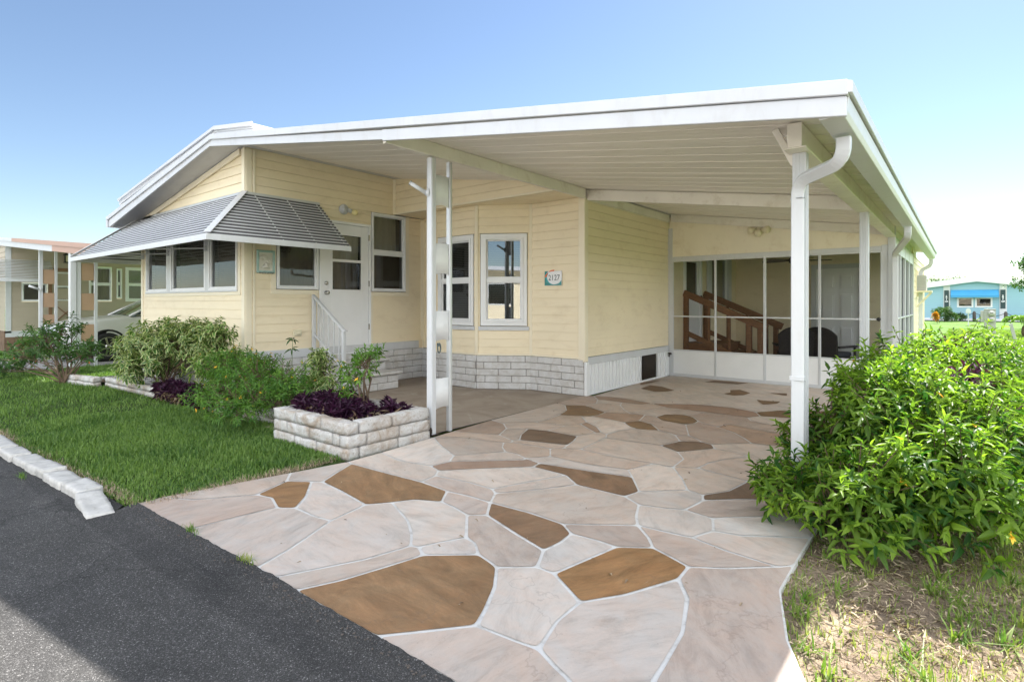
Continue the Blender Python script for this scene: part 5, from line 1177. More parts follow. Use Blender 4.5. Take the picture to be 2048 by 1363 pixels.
shrub('variegated_shrub', 'tall narrow variegated shrub at the front corner of the home', 'shrub', (-8.05, 3.45, .05), [(-8.05, 3.45, .94, .28, .26), (-7.95, 3.48, .60, .34, .30), (-8.15, 3.5, .48, .38, .3)], 260, 8, .10, .42, 'leafvar', seed=17, nstem=8, hollow=.35, spread=(.75, 1.45), tintbias=.1)
shrub('variegated_shrub', 'small yellowish variegated shrub between handrail and green shrub', 'shrub', (-6.6, 4.15, .05), [(-6.62, 4.15, .60, .22, .26), (-6.50, 4.1, .34, .26, .26)], 95, 8, .09, .42, 'leafvar', seed=19, nstem=6, hollow=.35, spread=(.75, 1.45), tintbias=.3)
shrub('flowering_shrub', 'mid green shrub dotted with yellow flowers spilling over the border', 'shrub', (-7.0, 3.4, .05), [(-7.35, 3.45, .52, .46, .34), (-6.8, 3.4, .48, .46, .34), (-6.4, 3.35, .36, .40, .30), (-7.0, 3.05, .28, .48, .24), (-6.35, 3.0, .22, .40, .20), (-7.55, 3.4, .55, .36, .3), (-6.1, 3.5, .42, .3, .26)], 1150, 9, .062, .22, 'leafmid', seed=23, nstem=20, hollow=.3, flowers=60)
shrub('young_shrub', 'thin young shrub with open stems in front of the entry steps', 'shrub', (-5.05, 3.72, .23), [(-5.12, 3.72, .72, .20, .24), (-4.95, 3.75, .86, .16, .14), (-5.28, 3.68, .58, .18, .22), (-5.2, 3.6, .40, .15, .14)], 85, 7, .078, .27, 'leafmid', seed=29, nstem=7, hollow=.5, flowers=6, tintbias=.2)
# a thin seedling
sd_ = thing('seedling', 'thin upright seedling with a whorl of dark leaves near the handrail', 'plant', (-6.95, 3.95, .05))
t = MB(); t.tube([(-6.95, 3.95, .05), (-6.96, 3.95, .5), (-6.94, 3.95, .93)], [.006, .005, .003], 5); build('stem', t, M['greenstem'], sd_)
rg = np.random.default_rng(4); tp = np.array([[-6.94, 3.95, .93], [-6.95, 3.95, .80]]); P, X, Y, Z = foliage(tp, np.array([[0, 0, 1.], [0, 0, 1]]), 8, .12, .2, rg, spread=(1.0, 1.5), back=.02); T, Fc, rim = leaf_tpl(.3); V, F, LS, LT, at = inst(T, Fc, P, X, Y, Z, np.full(len(P), .3)); mesh_np('leaves', V, F, LS, LT, M['leafdark'], at, sd_)
# purple clumps
def purple(label, pts, seed, z):
    rg = np.random.default_rng(seed); root = thing('purple_plants', label, 'plant', (pts[0][0], pts[0][1], z), 'clumps of purple leaves in the beds')
    tips = []; dirs = []
    for (x, y, r_, n) in pts:
        a = rg.uniform(0, 6.28, n); q = np.sqrt(rg.uniform(0, 1, n)) * r_; h = rg.uniform(.05, .19, n) * (1.1 - .5 * q / r_)
        tips.append(np.stack([x + np.cos(a) * q, y + np.sin(a) * q, z + h], 1)); dirs.append(np.stack([np.cos(a) * .5, np.sin(a) * .5, np.full(n, 1.)], 1) + rg.normal(0, .25, (n, 3)))
    tips = np.concatenate(tips); dirs = unit(np.concatenate(dirs)); P, X, Y, Z = foliage(tips, dirs, 8, .125, .17, rg, spread=(.25, 1.1), back=.09, droop=.12)
    T, Fc, rim = leaf_tpl(.22, .26); tt = np.clip(rg.normal(.45, .25, len(P)), 0, 1)
    V, F, LS, LT, at = inst(T, Fc, P, X, Y, Z, tt); mesh_np('leaves', V, F, LS, LT, M['leafpurple'], at, root)
    n = len(tips) // 2; tp = tips[:n].copy(); tp[:, 2] = z + .05; dd = dirs[:n].copy(); dd[:, 2] = .1
    P, X, Y, Z = foliage(tp, dd, 5, .11, .16, rg, spread=(.6, 1.5), back=.02, droop=.7); V, F, LS, LT, at = inst(T, Fc, P, X, Y, Z, rg.uniform(0, 1, len(P))); mesh_np('withered_leaves', V, F, LS, LT, M['leafdead'], at, root)
purple('dense purple leaved clump filling the white block planter', [(-5.35, 3.35, .22, 46), (-5.05, 3.32, .24, 52), (-4.85, 3.45, .20, 36), (-5.3, 3.7, .22, 42), (-4.72, 3.82, .12, 16), (-5.62, 3.75, .24, 40), (-5.75, 3.5, .18, 26), (-4.9, 3.36, .2, 40)], 31, .225)
purple('dark purple clump in the bed below the three front windows', [(-8.95, 3.30, .24, 70), (-8.5, 3.31, .24, 80), (-8.1, 3.33, .24, 70), (-9.3, 3.32, .2, 45), (-7.75, 3.30, .2, 50)], 33, .06)
purple('small purple clump in the corner of the planter nearest the lattice post', [(-4.58, 3.70, .07, 9), (-4.56, 3.86, .05, 6)], 35, .225)
# ------------------------------------------------------------------ grass
def blades(name, label, pts, h, w, mat, seed, lean=.45, tb=(.5, .25), z=-.02, cat='grass'):
    rg = np.random.default_rng(seed); n = len(pts); P = np.column_stack([pts, np.full(n, z)]) if pts.shape[1] == 2 else pts
    a = rg.uniform(0, 6.28, n); H = h * rg.uniform(.5, 1.25, n) if np.isscalar(h) else h; dx = np.stack([np.cos(a), np.sin(a), np.zeros(n)], 1)
    ln = np.abs(rg.normal(0, lean, n)) ; X = np.stack([-np.sin(a), np.cos(a), np.zeros(n)], 1) * (w * rg.uniform(.7, 1.3, n))[:, None]
    T = np.array([(-.5, 0, 0), (.5, 0, 0), (-.42, .30, .5), (.42, .30, .5), (0, 1, 1)], float); Fc = [(0, 1, 3, 2), (2, 3, 4)]
    Y = dx * (H * ln)[:, None]; Z = np.stack([np.zeros(n), np.zeros(n), H / np.sqrt(1 + ln * ln * .6)], 1)
    pn = np.array([noise.noise(Vector((p[0] * 1.6, p[1] * 1.6, seed))) for p in P])
    V, F, LS, LT, at = inst(T, Fc, P, X, Y, Z, np.clip(rg.normal(tb[0], tb[1], n) + pn * .35, 0, 1))
    o = mesh_np(name, V, F, LS, LT, M[mat], at); return tag(o, label, cat, kind='stuff')
rg = np.random.default_rng(77)
def inpoly(p, poly):
    c = np.zeros(len(p), bool)
    for i in range(len(poly)):
        x1, y1 = poly[i]; x2, y2 = poly[i - 1]
        k = ((y1 > p[:, 1]) != (y2 > p[:, 1])) & (p[:, 0] < (x2 - x1) * (p[:, 1] - y1) / (y2 - y1 + 1e-12) + x1); c ^= k
    return c
lawn = [(-15.3, RE(-15.3) + .03), (-4.50, RE(-4.5) + .0), (-4.42, 3.0), (-5.66, 3.02), (-5.70, 3.36), (-11.45, 3.05), (-12.3, 2.8), (-12.5, 3.5), (-12.6, 5.5), (-15.3, 5.5)]
p = np.concatenate([np.column_stack([rg.uniform(-8.5, -4.3, 90000), rg.uniform(1.0, 3.5, 90000)]), np.column_stack([rg.uniform(-15.3, -8.5, 62000), rg.uniform(.7, 5.5, 62000)])])
p = p[inpoly(p, lawn)]
edge = (p[:, 1] < RE(p[:, 0]) + .06) & (rg.uniform(0, 1, len(p)) < .3); p = p[~edge]
bare = np.array([noise.noise(Vector((q[0] * 2.1, q[1] * 2.1, 5))) for q in p]); keep = rg.uniform(0, 1, len(p)) < np.clip(1.05 + bare * .9, .25, 1); p = p[keep]
hh = .048 * rg.uniform(.5, 1.3, len(p)) * np.clip(1 + .8 * np.array([noise.noise(Vector((q[0] * 1.3, q[1] * 1.3, 9))) for q in p]), .55, 1.5)
sel = rg.uniform(0, 1, len(p)) < .8
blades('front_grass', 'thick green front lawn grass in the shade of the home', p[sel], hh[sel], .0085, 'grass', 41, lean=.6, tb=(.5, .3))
ed = np.column_stack([-4.47 + rg.normal(0, .05, 2600) + .02, rg.uniform(1.45, 2.95, 2600)]); ed = np.concatenate([ed, np.column_stack([rg.uniform(-9, -4.5, 2600), np.zeros(2600)])]); k_ = ed[:, 1] == 0; ed[k_, 1] = RE(ed[k_, 0]) + .02 + np.abs(rg.normal(0, .04, k_.sum())); ed = ed[ed[:, 0] < -4.42]
blades('withered_grass', 'withered brown grass fringe along the edges of the front lawn', ed, .045, .005, 'litter', 44, lean=1.1)
# right foreground: thin sunny grass and leaf litter
q = np.column_stack([np.where(rg.uniform(0, 1, 120000) < .67, rg.uniform(-.74, 1.6, 120000), rg.uniform(1.6, 4.6, 120000)), rg.uniform(1.75, 9.5, 120000)])
q = q[~inpoly(q, OUTL)]
pn = np.array([noise.noise(Vector((a * 1.9, b * 1.9, 3))) for a, b in q]); nearbush = np.exp(-((q[:, 0] + .25) ** 2 / .55 + np.clip(q[:, 1] - 3.2, -9, 0) ** 2 / .25))
keep = rg.uniform(0, 1, len(q)) < np.clip(.95 + pn * 1.4 - nearbush * .5 + (q[:, 0] - .1) * .5, .14, 1)
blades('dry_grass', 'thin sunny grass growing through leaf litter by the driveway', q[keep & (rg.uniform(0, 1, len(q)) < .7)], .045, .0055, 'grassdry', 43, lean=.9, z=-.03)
cl = q[rg.choice(len(q), 420, replace=False)]; cl = np.repeat(cl, 16, 0) + rg.normal(0, .022, (420 * 16, 2)); cl = cl[~inpoly(cl, OUTL)]
blades('grass_tufts', 'bright green broad bladed tufts dotted over the litter by the driveway', cl, .085, .0095, 'grassdry', 46, lean=1.3, tb=(.2, .2), z=-.03)
lit = q[rg.uniform(0, 1, len(q)) < np.clip(.42 - pn * .8 + nearbush * .45, .10, .95) * .55]; n = len(lit)
d = rg.normal(size=(n, 3)) * np.array([1, 1, .22]); X, Y, Z = frames(d, unit(rg.normal(size=(n, 3)) * .45 + np.array([0, 0, 1.])))
L = rg.uniform(.015, .055, n); T, Fc, rim = leaf_tpl(.3, .15); V, F, LS, LT, at = inst(T, Fc, np.column_stack([lit, rg.uniform(-.026, -.008, n)]), X * L[:, None], Y * (L * rg.uniform(.06, .22, n))[:, None], Z * L[:, None], rg.uniform(0, 1, n))
tag(mesh_np('leaf_litter', V, F, LS, LT, M['litter'], at), 'dry brown leaf litter on the ground around the shrubs', 'leaf litter', kind='stuff')
# far grass on the open field
q = np.column_stack([rg.uniform(-.6, 5.5, 110000), 8 + 32 * rg.uniform(0, 1, 110000) ** 1.6]); q = q[(q[:, 0] < 1.6 + q[:, 1] * .09)]
blades('field_grass', 'sunny mown grass of the open field behind the shrubs', q, .07, .012, 'grassdry', 45, lean=.6, tb=(.25, .2), z=-.06)
t_ = np.column_stack([rg.uniform(-21.5, -15.4, 9000), rg.uniform(.3, 3.6, 9000)]); t_ = t_[(t_[:, 0] < -19.3)]
blades('neighbour_grass', 'shaded grass strip in front of the beige neighbouring home', t_, .07, .010, 'grass', 47, z=-.06)
# weeds along the road edge
for i, (x, l) in enumerate(((-3.72, 'small green weed tuft at the driveway edge nearest the kerb stones'), (-3.05, 'dry brown weed tuft in the crack at the middle of the driveway edge'), (-5.95, 'green weed tuft growing between the kerb stones and the road'))):
    r2 = np.random.default_rng(50 + i); pp = np.column_stack([x + r2.normal(0, .035, 60), (EY(x) + .01 if i < 2 else RE(x) - .26) + r2.normal(0, .012, 60)])
    o = blades('weed_tuft', l, pp, .05, .004, 'grassdry' if i == 1 else 'grass', 60 + i, lean=.8, cat='weed', z=-.0)
    del o['kind']
t = MB(); pts = [(-.62, 3.75, .07), (-.45, 3.72, .06), (-.2, 3.7, .05)]
for i in range(10): u = i / 25; c = Vector((-.75 + u * .4, 3.80 + .35 * u, .10)); t.lathe(c, [(.05, 0), (.058, .006), (.058, .014), (.05, .02)], (1, .05, 0), 14)
tag(build('drain_pipe', t, M['hose']), 'black ribbed drain pipe lying under the front shrub', 'pipe')

# bits of dry leaf on the driveway and crumbs of asphalt along its front edge
n = 70; pp = np.column_stack([rg.uniform(-4.2, -.8, n), 1.6 + 7.5 * rg.uniform(0, 1, n) ** 1.3, np.full(n, .012)]); d = rg.normal(size=(n, 3)) * np.array([1, 1, .1]); X, Y, Z = frames(d, np.tile([0, 0, 1.], (n, 1))); L = rg.uniform(.012, .04, n)
T, Fc, rim = leaf_tpl(.25, .2); V, F, LS, LT, at = inst(T, Fc, pp, X * L[:, None], Y * (L * .3)[:, None], Z * L[:, None], rg.uniform(0, .7, n)); tag(mesh_np('leaf_debris', V, F, LS, LT, M['litter'], at), 'few bits of dry leaf lying on the painted driveway', 'leaf litter', kind='stuff')
t = MB()
for i in range(700):
    x = random.uniform(-4.5, .05); pebble(x, EY(x) + .01 - abs(random.gauss(0, .04)), .002, random.uniform(.002, .007))
tag(build('asphalt_crumbs', t, M['post']), 'loose asphalt crumbs along the front edge of the driveway', 'grit', kind='stuff')
# ================================================================== NEIGHBOUR ON THE LEFT
nb = thing('neighbour_home', 'beige neighbouring mobile home with brown trim and brown block base', 'house', (-22.4, 3.5, 0))
NX = -22.4
FN = frame((NX, 3.5), (0, 1), (1, 0))
nops = [(.36, 1.0, 1.45, 2.04), (1.08, 1.80, .72, 2.50), (2.06, 2.70, 1.46, 2.62), (2.84, 2.98, 1.56, 2.58), (3.13, 3.75, 1.5, 2.6)]
w = MB(); siding(w, FN, 6.5, .55, 3.35, nops, top=lambda s, z: z - 3.3, ex=.15)
siding(w, frame((-29, 3.5), (1, 0), (0, -1)), 6.6, .55, 3.35, [], ex=.15)
build('wall', w, M['nsiding'], nb)
t = MB(); t.fbox(FN, -.0, .13, -.02, .03, .5, 3.3); t.fbox(FN, 0, 6.5, 0, .03, .38, .56); build('corner_trim', t, M['white'], nb)
t = MB(); bricks(t, FN, 6.5, -.05, .40, ch=.2, bl=.4); bricks(t, frame((-29, 3.5), (1, 0), (0, -1)), 6.6, -.05, .57, ch=.2, bl=.4); build('block_base', t, [M['nbrick'], M['nbrick']], nb, .006)
window(nb, FN, .37, .99, 1.46, 2.03, 'fixed', 'glass', 0, 'browncurtain')
window(nb, FN, 2.07, 2.69, 1.47, 2.61, 'double', 'glass', 0, 'browncurtain', ('curtain', 2.1, 2.66, 1.5, 2.58))
window(nb, FN, 2.83, 2.99, 1.57, 2.57, 'double', 'glass', .0, 'dark')
window(nb, FN, 3.14, 3.74, 1.51, 2.59, 'double', 'mirror', .05, 'dark')
t = MB(); t.fbox(FN, 1.08, 1.80, -.03, .012, .72, 2.50)
nd = build('door', t, M['nsiding'], nb)
t = MB(); t.fbox(FN, 1.02, 1.10, -.0, .04, .72, 2.52); t.fbox(FN, 1.78, 1.84, 0, .04, .72, 2.52); t.fbox(FN, 1.10, 1.78, 0, .04, 2.42, 2.52); t.bar(FN(1.12, .02, 1.40), FN(1.76, .02, .76), .02, .09, up=(1, 0, 0)); t.bar(FN(1.76, .022, 1.40), FN(1.12, .022, .76), .02, .09, up=(1, 0, 0)); t.fbox(FN, 1.10, 1.78, 0.0, .024, .72, .80)
build('cross_trim', t, M['nbrown'], nd)
window(nd, FN, 1.16, 1.75, 1.48, 2.38, 'double', 'glass', 0, 'browncurtain', ('curtain', 1.2, 1.72, 1.95, 2.35))
t = MB(); t.lathe(FN(1.14, .03, 1.42), [(.03, 0), (.03, .02), (.01, .04), (.03, .06), (.02, .08)], (1, 0, 0)); build('door_knob', t, M['bronze'], nd)
ZN = lambda x: 3.32 - .088 * (x + 22.9)
t = MB(); t.hexa([(-22.9, 3.5, ZN(-22.9)), (-13.6, 3.5, ZN(-13.6) - .0), (-13.6, 10, ZN(-13.6)), (-22.9, 10, ZN(-22.9)), (-22.9, 3.5, ZN(-22.9) + .06), (-13.6, 3.5, ZN(-13.6) + .06), (-13.6, 10, ZN(-13.6) + .06), (-22.9, 10, ZN(-22.9) + .06)])
t.hexa([(-29.5, 3.5, 2.75), (-22.9, 3.5, 3.32), (-22.9, 10, 3.32), (-29.5, 10, 2.75), (-29.5, 3.5, 2.82), (-22.9, 3.5, 3.38), (-22.9, 10, 3.38), (-29.5, 10, 2.82)])
for y in np.arange(3.8, 10, .3): t.hexa([(-22.3, y, ZN(-22.3) - .012), (-13.6, y, ZN(-13.6) - .012), (-13.6, y + .03, ZN(-13.6) - .012), (-22.3, y + .03, ZN(-22.3) - .012), (-22.3, y, ZN(-22.3) + .01), (-13.6, y, ZN(-13.6) + .01), (-13.6, y + .03, ZN(-13.6) + .01), (-22.3, y + .03, ZN(-22.3) + .01)])
nr = build('roof', t, M['ceil'], nb)
t = MB()
def nrun(t, xa, xb, y0, y1, lo, hi): t.hexa([(xa, y0, ZN(xa) + lo), (xb, y0, ZN(xb) + lo), (xb, y1, ZN(xb) + lo), (xa, y1, ZN(xa) + lo), (xa, y0, ZN(xa) + hi), (xb, y0, ZN(xb) + hi), (xb, y1, ZN(xb) + hi), (xa, y1, ZN(xa) + hi)])
nrun(t, -22.9, -16.75, 3.44, 3.498, -.15, .0); nrun(t, -22.9, -21.0, 3.41, 3.50, .0, .10); t.hexa([(-29.6, 3.44, 2.62), (-22.9, 3.44, 3.17), (-22.9, 3.498, 3.17), (-29.6, 3.498, 2.62), (-29.6, 3.44, 2.86), (-22.9, 3.44, 3.42), (-22.9, 3.498, 3.42), (-29.6, 3.498, 2.86)])
build('fascia', t, M['fascia'], nr)
t = MB(); nrun(t, -16.75, -13.5, 3.44, 3.498, -.14, .0); nrun(t, -20.99, -13.5, 3.41, 3.50, .0, .105); build('painted_fascia', t, M['salmon'], nr)
for (x, y, wide) in ((-19.05, 3.68, 0), (-15.35, 3.62, 1)):
    h = ZN(x); t = MB(); t.box(x - .04, x + .04, y - .04, y + .04, -.02, h - .01)
    if wide: t.box(x - .1, x + .07, y - .16, y - .05, -.02, h - .01)
    t.box(x - .03, x + .03, y + .29, y + .35, -.02, h - .01); np_ = build('lattice_post', t, M['white'], nb, .004)
    for z in (.72, 1.30, 1.92) if not wide else (.55, 1.25, 1.92):
        t = MB(); t.box(x - .01, x + .01, y + .045, y + .285, z, z + .38); build('infill_panel', t, M['ntan'], np_)
na = thing('slatted_awning', 'grey slatted awning over the front window of the beige home', 'awning', (-22.4, 3.5, 2))
t = MB()
for i in range(13):
    f0 = i / 13; f1 = (i + .8) / 13; o0, o1 = .05 + .75 * f0, .05 + .75 * f1; z0, z1 = 2.72 - .62 * f0, 2.72 - .62 * f1 + .02
    t.hexa([FN(-.05 - o0, o0, z0), FN(1.05, o0, z0), FN(1.05, o1, z1), FN(-.05 - o1, o1, z1), FN(-.05 - o0, o0, z0 + .006), FN(1.05, o0, z0 + .006), FN(1.05, o1, z1 + .006), FN(-.05 - o1, o1, z1 + .006)])
    t.hexa([(-29, 3.5 - o0, z0), (NX + o0, 3.5 - o0, z0), (NX + o1, 3.5 - o1, z1), (-29, 3.5 - o1, z1), (-29, 3.5 - o0, z0 + .006), (NX + o0, 3.5 - o0, z0 + .006), (NX + o1, 3.5 - o1, z1 + .006), (-29, 3.5 - o1, z1 + .006)])
build('slats', t, M['slat'], na)
t = MB(); t.fbox(FN, -.85, 1.06, .79, .80, 2.04, 2.12); build('valance', t, M['white'], na)
nl = thing('wall_lantern', 'black wall lantern beside the door of the beige home', 'lamp', (-22.3, 4.95, 2.7))
t = MB(); t.fbox(FN, 1.38, 1.54, .03, .19, 2.93, 2.97); t.fbox(FN, 1.40, 1.42, .05, .17, 2.72, 2.93); t.fbox(FN, 1.50, 1.52, .05, .17, 2.72, 2.93); t.fbox(FN, 1.38, 1.54, .03, .19, 2.69, 2.72); t.fbox(FN, 1.43, 1.49, 0, .05, 2.8, 3.0); build('cage', t, M['black'], nl)
t = MB(); t.fbox(FN, 1.42, 1.50, .06, .16, 2.72, 2.93); build('glass_pane', t, M['cream'], nl)
hb = thing('flag_bracket', 'white flag bracket on the tan panelled post of the beige home', 'bracket', (-19.0, 3.6, 1.75))
t = MB(); t.lathe((-19.0, 3.66, 1.78), [(.05, 0), (.05, .015), (.03, .03)], (.5, -.85, 0)); t.cyl((-18.98, 3.62, 1.78), (-18.95, 3.42, 1.86), .03); build('bracket_tube', t, M['white'], hb)

# ------------------------------------------------------------------ the car in the neighbour's carport (built nose along -y, then placed)
car = thing('parked_car', 'silver crossover car parked nose out in the carport on the left', 'car', (0, 0, 0))
# stations along the car: y, half width low, half width belt, z bottom, z belt, z top(centre)
st_ = [(-2.30, .55, .60, .42, .62, .68), (-2.24, .72, .76, .32, .74, .82), (-2.10, .84, .86, .26, .86, .93), (-1.75, .90, .90, .24, .97, 1.02), (-1.2, .92, .905, .24, 1.03, 1.08), (-.75, .92, .905, .24, 1.06, 1.12), (0, .92, .905, .24, 1.10, 1.12), (1.0, .92, .90, .24, 1.14, 1.15), (1.7, .91, .89, .26, 1.17, 1.18), (2.15, .86, .84, .34, 1.10, 1.12), (2.28, .74, .74, .45, .95, .97)]
t = MB(); ring = 11; vs = []
for (y, a, b_, z0, zb_, zt) in st_:
    half = [(0, z0), (a * .9, z0), (a, z0 + .10), (a + .012, (z0 + zb_) / 2), (b_, zb_ - .04), (b_ - .05, zb_ + .01)]
    top_ = [(b_ * .55, zt)]
    prof = half + top_; prof = prof + [(-x, z) for x, z in prof[::-1] if x > 0]
    vs += [(x, y, z) for x, z in prof]
m = len(vs) // len(st_); fs = [[i * m + j, i * m + (j + 1) % m, (i + 1) * m + (j + 1) % m, (i + 1) * m + j] for i in range(len(st_) - 1) for j in range(m)] + [list(range(m))[::-1], [(len(st_) - 1) * m + j for j in range(m)]]
t.add(vs, fs, 0, True); body = build('body', t, M['carpaint'], car); ss = body.modifiers.new('sub', 'SUBSURF'); ss.levels = ss.render_levels = 2
# greenhouse
gh = [(-.82, .80, 1.08, 1.10), (-.35, .76, 1.12, 1.36), (.10, .68, 1.12, 1.60), (.55, .65, 1.13, 1.66), (1.2, .64, 1.15, 1.65), (1.75, .60, 1.17, 1.55), (2.12, .62, 1.12, 1.16)]
t = MB(); vs = []
for (y, wt, zb_, zt) in gh:
    wb = .84; vs += [(-wb, y, zb_ - .02), (-wt, y, zt - .03), (-wt * .6, y, zt + .015), (wt * .6, y, zt + .015), (wt, y, zt - .03), (wb, y, zb_ - .02)]
fs = [[i * 6 + j, (i + 1) * 6 + j, (i + 1) * 6 + j + 1, i * 6 + j + 1] for i in range(len(gh) - 1) for j in range(5)]
t.add(vs, fs, 0, True); build('window_glass', t, M['autoglass'], car)
t = MB(); vs = []; rf = gh[2:6]
for (y, wt, zb_, zt) in rf: vs += [(-wt - .01, y, zt - .045), (-wt * .98, y, zt - .01), (-wt * .6, y, zt + .03), (wt * .6, y, zt + .03), (wt * .98, y, zt - .01), (wt + .01, y, zt - .045)]
t.add(vs, [[i * 6 + j, (i + 1) * 6 + j, (i + 1) * 6 + j + 1, i * 6 + j + 1] for i in range(len(rf) - 1) for j in range(5)], 0, True); build('roof_panel', t, M['carpaint'], car)
t = MB()
for s in (-1, 1):
    t.tube([(s * .83, -.84, 1.08), (s * .775, -.35, 1.345), (s * .69, .10, 1.575), (s * .66, .55, 1.63), (s * .65, 1.2, 1.62), (s * .61, 1.75, 1.53), (s * .64, 2.1, 1.16)], .028, 6); t.bar((s * .84, .35, 1.12), (s * .67, .35, 1.62), .05, .03)
build('pillar', t, M['carpaint'], car)
t = MB(); t.bar((-.845, -.7, 1.10), (-.85, 1.9, 1.17), .02, .02); t.bar((.845, -.7, 1.10), (.85, 1.9, 1.17), .02, .02); build('window_trim', t, M['steel'], car)
t = MB(); t.box(-.75, .75, -.3, 1.9, .5, 1.05); build('interior', t, M['dark'], car)
for s in (-1, 1):
    t = MB(); t.lathe((s * .98, -.42, 1.16), [(.02, -.11), (.08, -.08), (.10, 0), (.08, .08), (.02, .11)], (1, 0, 0), 12); t.bar((s * .84, -.38, 1.10), (s * .95, -.42, 1.13), .04, .03); build('wing_mirror', t, M['carpaint'], car)
    t = MB(); t.lathe((s * .62, -2.17, .74), [(.02, -.02), (.13, -.01), (.15, .02), (.13, .07)], (s * .35, -.93, .15), 14); build('headlight', t, M['glaze'], car)
    for y in (-1.32, 1.38):
        t = MB(); t.lathe((s * .84, y, .345), [(.22, -.11), (.33, -.10), (.35, -.06), (.35, .06), (.33, .10), (.24, .115), (.23, .09)], (s, 0, 0), 28); wh = build('wheel', t, M['tyre'], car)
        t = MB(); t.lathe((s * .945, y, .345), [(.245, -.02), (.245, .0), (.215, .005), (.21, -.03)], (s, 0, 0), 28); t.lathe((s * .94, y, .345), [(.06, 0), (.06, .02), (.03, .025)], (s, 0, 0), 14)
        for k in range(7):
            a = k * 2 * math.pi / 7; t.bar((s * .95, y + .05 * math.cos(a), .345 + .05 * math.sin(a)), (s * .945, y + .22 * math.cos(a), .345 + .22 * math.sin(a)), .045, .02, up=(1, 0, 0))
        build('rim', t, M['steel'], wh)
        t = MB(); t.tube([(s * .915, y + .40 * math.cos(a), .345 + .40 * math.sin(a)) for a in np.linspace(-.1, math.pi + .1, 15)], .028, 6); t.lathe((s * .86, y, .345), [(.40, -.1), (.40, .058)], (s, 0, 0), 24); build('wheel_arch', t, M['black'], car)
t = MB(); t.box(-.5, .5, -2.335, -2.25, .50, .70); build('grille', t, M['black'], car)
t = MB(); t.box(.93, .945, -.05, .10, .92, .95); t.box(-.945, -.93, -.05, .10, .92, .95); build('door_handle', t, M['steel'], car)
car.location = (-17.22, 5.75, 0)

# ================================================================== FAR RIGHT: THE BLUE HOME AND WHAT STANDS BEFORE IT
bh = thing('blue_home', 'aqua blue home with a low white gable across the lawn', 'house', (1, 59, 0))
FBl = frame((-2.6, 59), (1, 0), (0, -1))
t = MB(); top_ = lambda x: 3.14 - .145 * abs(x - .89)
w = MB(); L = 7.2
for lo, hi in ((0, 3.49), (3.49, L)):
    siding(w, FBl, hi, .12, 3.2, [(2.3, 3.24, 1.08, 1.80), (3.44, 4.42, 1.08, 1.80)], top=(lambda s, z: z - 3.14 - .145 * (s - 3.49)) if hi < 5 else (lambda s, z: z - 3.14 + .145 * (s - 3.49)), ex=.22, off=.02, s_start=lo)
siding(w, frame((4.6, 59), (0, 1), (1, 0)), 10, .12, 2.6, ex=.22); siding(w, frame((-2.6, 59), (0, 1), (-1, 0)), 10, .12, 2.6, ex=.22)
build('wall', w, M['blue'], bh)
t = MB()
for sg in (-1, 1):
    e = .89 + sg * 4.2; t.hexa([(e, 58.6, 2.52), (.89, 58.6, 3.13), (.89, 69, 3.13), (e, 69, 2.52), (e, 58.6, 2.98), (.89, 58.6, 3.57), (.89, 69, 3.57), (e, 69, 2.98)])
build('roof', t, M['roofgrey'], bh)
for s0 in (1.36, 4.89):
    t = MB(); t.fbox(FBl, s0, s0 + .44, 0, .08, .1, 2.95); pi = build('pilaster', t, M['white'], bh)
    t = MB(); t.fbox(FBl, s0 + .05, s0 + .36, .08, .11, .95, 2.45); sh = build('shutter', t, M['ink'], pi)
    t = MB(); cz = 1.65
    for dx, dz, r_ in ((.2, .22, .07), (.21, .10, .05), (.2, .34, .05)): t.lathe(FBl(s0 + dx, .11, cz + dz), [(r_, 0), (r_ * .7, .02)], (0, -1, 0), 10)
    t.tube([FBl(s0 + .10, .12, cz - .12), FBl(s0 + .2, .12, cz - .17), FBl(s0 + .31, .12, cz - .10)], .05, 6); t.tube([FBl(s0 + .21, .12, cz - .1), FBl(s0 + .19, .12, cz + .1)], .02, 6); build('ornament', t, M['glaze'], sh)
for a, b_ in ((2.31, 3.23), (3.45, 4.41)): window(bh, FBl, a, b_, 1.09, 1.79, 'fixed', 'glass', .06, 'dark')
t = MB(); t.hexa([FBl(1.84, .02, 2.45), FBl(4.84, .02, 2.45), FBl(4.84, .55, 1.98), FBl(1.84, .55, 1.98), FBl(1.84, .02, 2.47), FBl(4.84, .02, 2.47), FBl(4.84, .57, 2.0), FBl(1.84, .57, 2.0)]); t.fbox(FBl, 1.84, 4.84, .55, .57, 1.84, 1.98)
tag(build('window_awning', t, M['bluecloth']), 'bright blue awning over the two windows of the aqua home', 'awning')
t = MB(); t.fbox(FBl, 0, 7.2, .0, .1, -.06, .14); build('base', t, M['roofgrey'], bh)
def mailbox(x, y, label):
    o = thing('mailbox', label, 'mailbox', (x, y, 0)); t = MB()
    prof = [(-.13 * 1.0, 0), (.13, 0), (.13, .16), (.11, .24), (.06, .29), (0, .305), (-.06, .29), (-.11, .24), (-.13, .16)]
    t.prism([(x + p, .74 + z) for p, z in prof], y - .25, y + .25, 'y'); build('box', t, M['white'], o)
    t = MB(); t.box(x - .03, x + .03, y - .03, y + .03, -.06, .74); build('post', t, M['white'], o); return o
mailbox(.30, 47.0, 'white round topped mailbox on a post in front of the left blue home window')
mailbox(1.28, 47.4, 'white mailbox half hidden behind the grey meter pedestal')
for x, l in ((.72, 'dark wooden bollard under the two windows of the aqua home'), (2.58, 'dark wooden bollard before the right pilaster of the aqua home'), (-1.0, 'dark wooden bollard at the left end of the chain near the aqua home')):
    t = MB(); t.lathe((x, 57, -.06), [(.11, 0), (.115, .5), (.105, .74), (.04, .80)], n=12); tag(build('chain_bollard', t, M['post']), l, 'bollard', 'bollards joined by a chain')
t = MB()
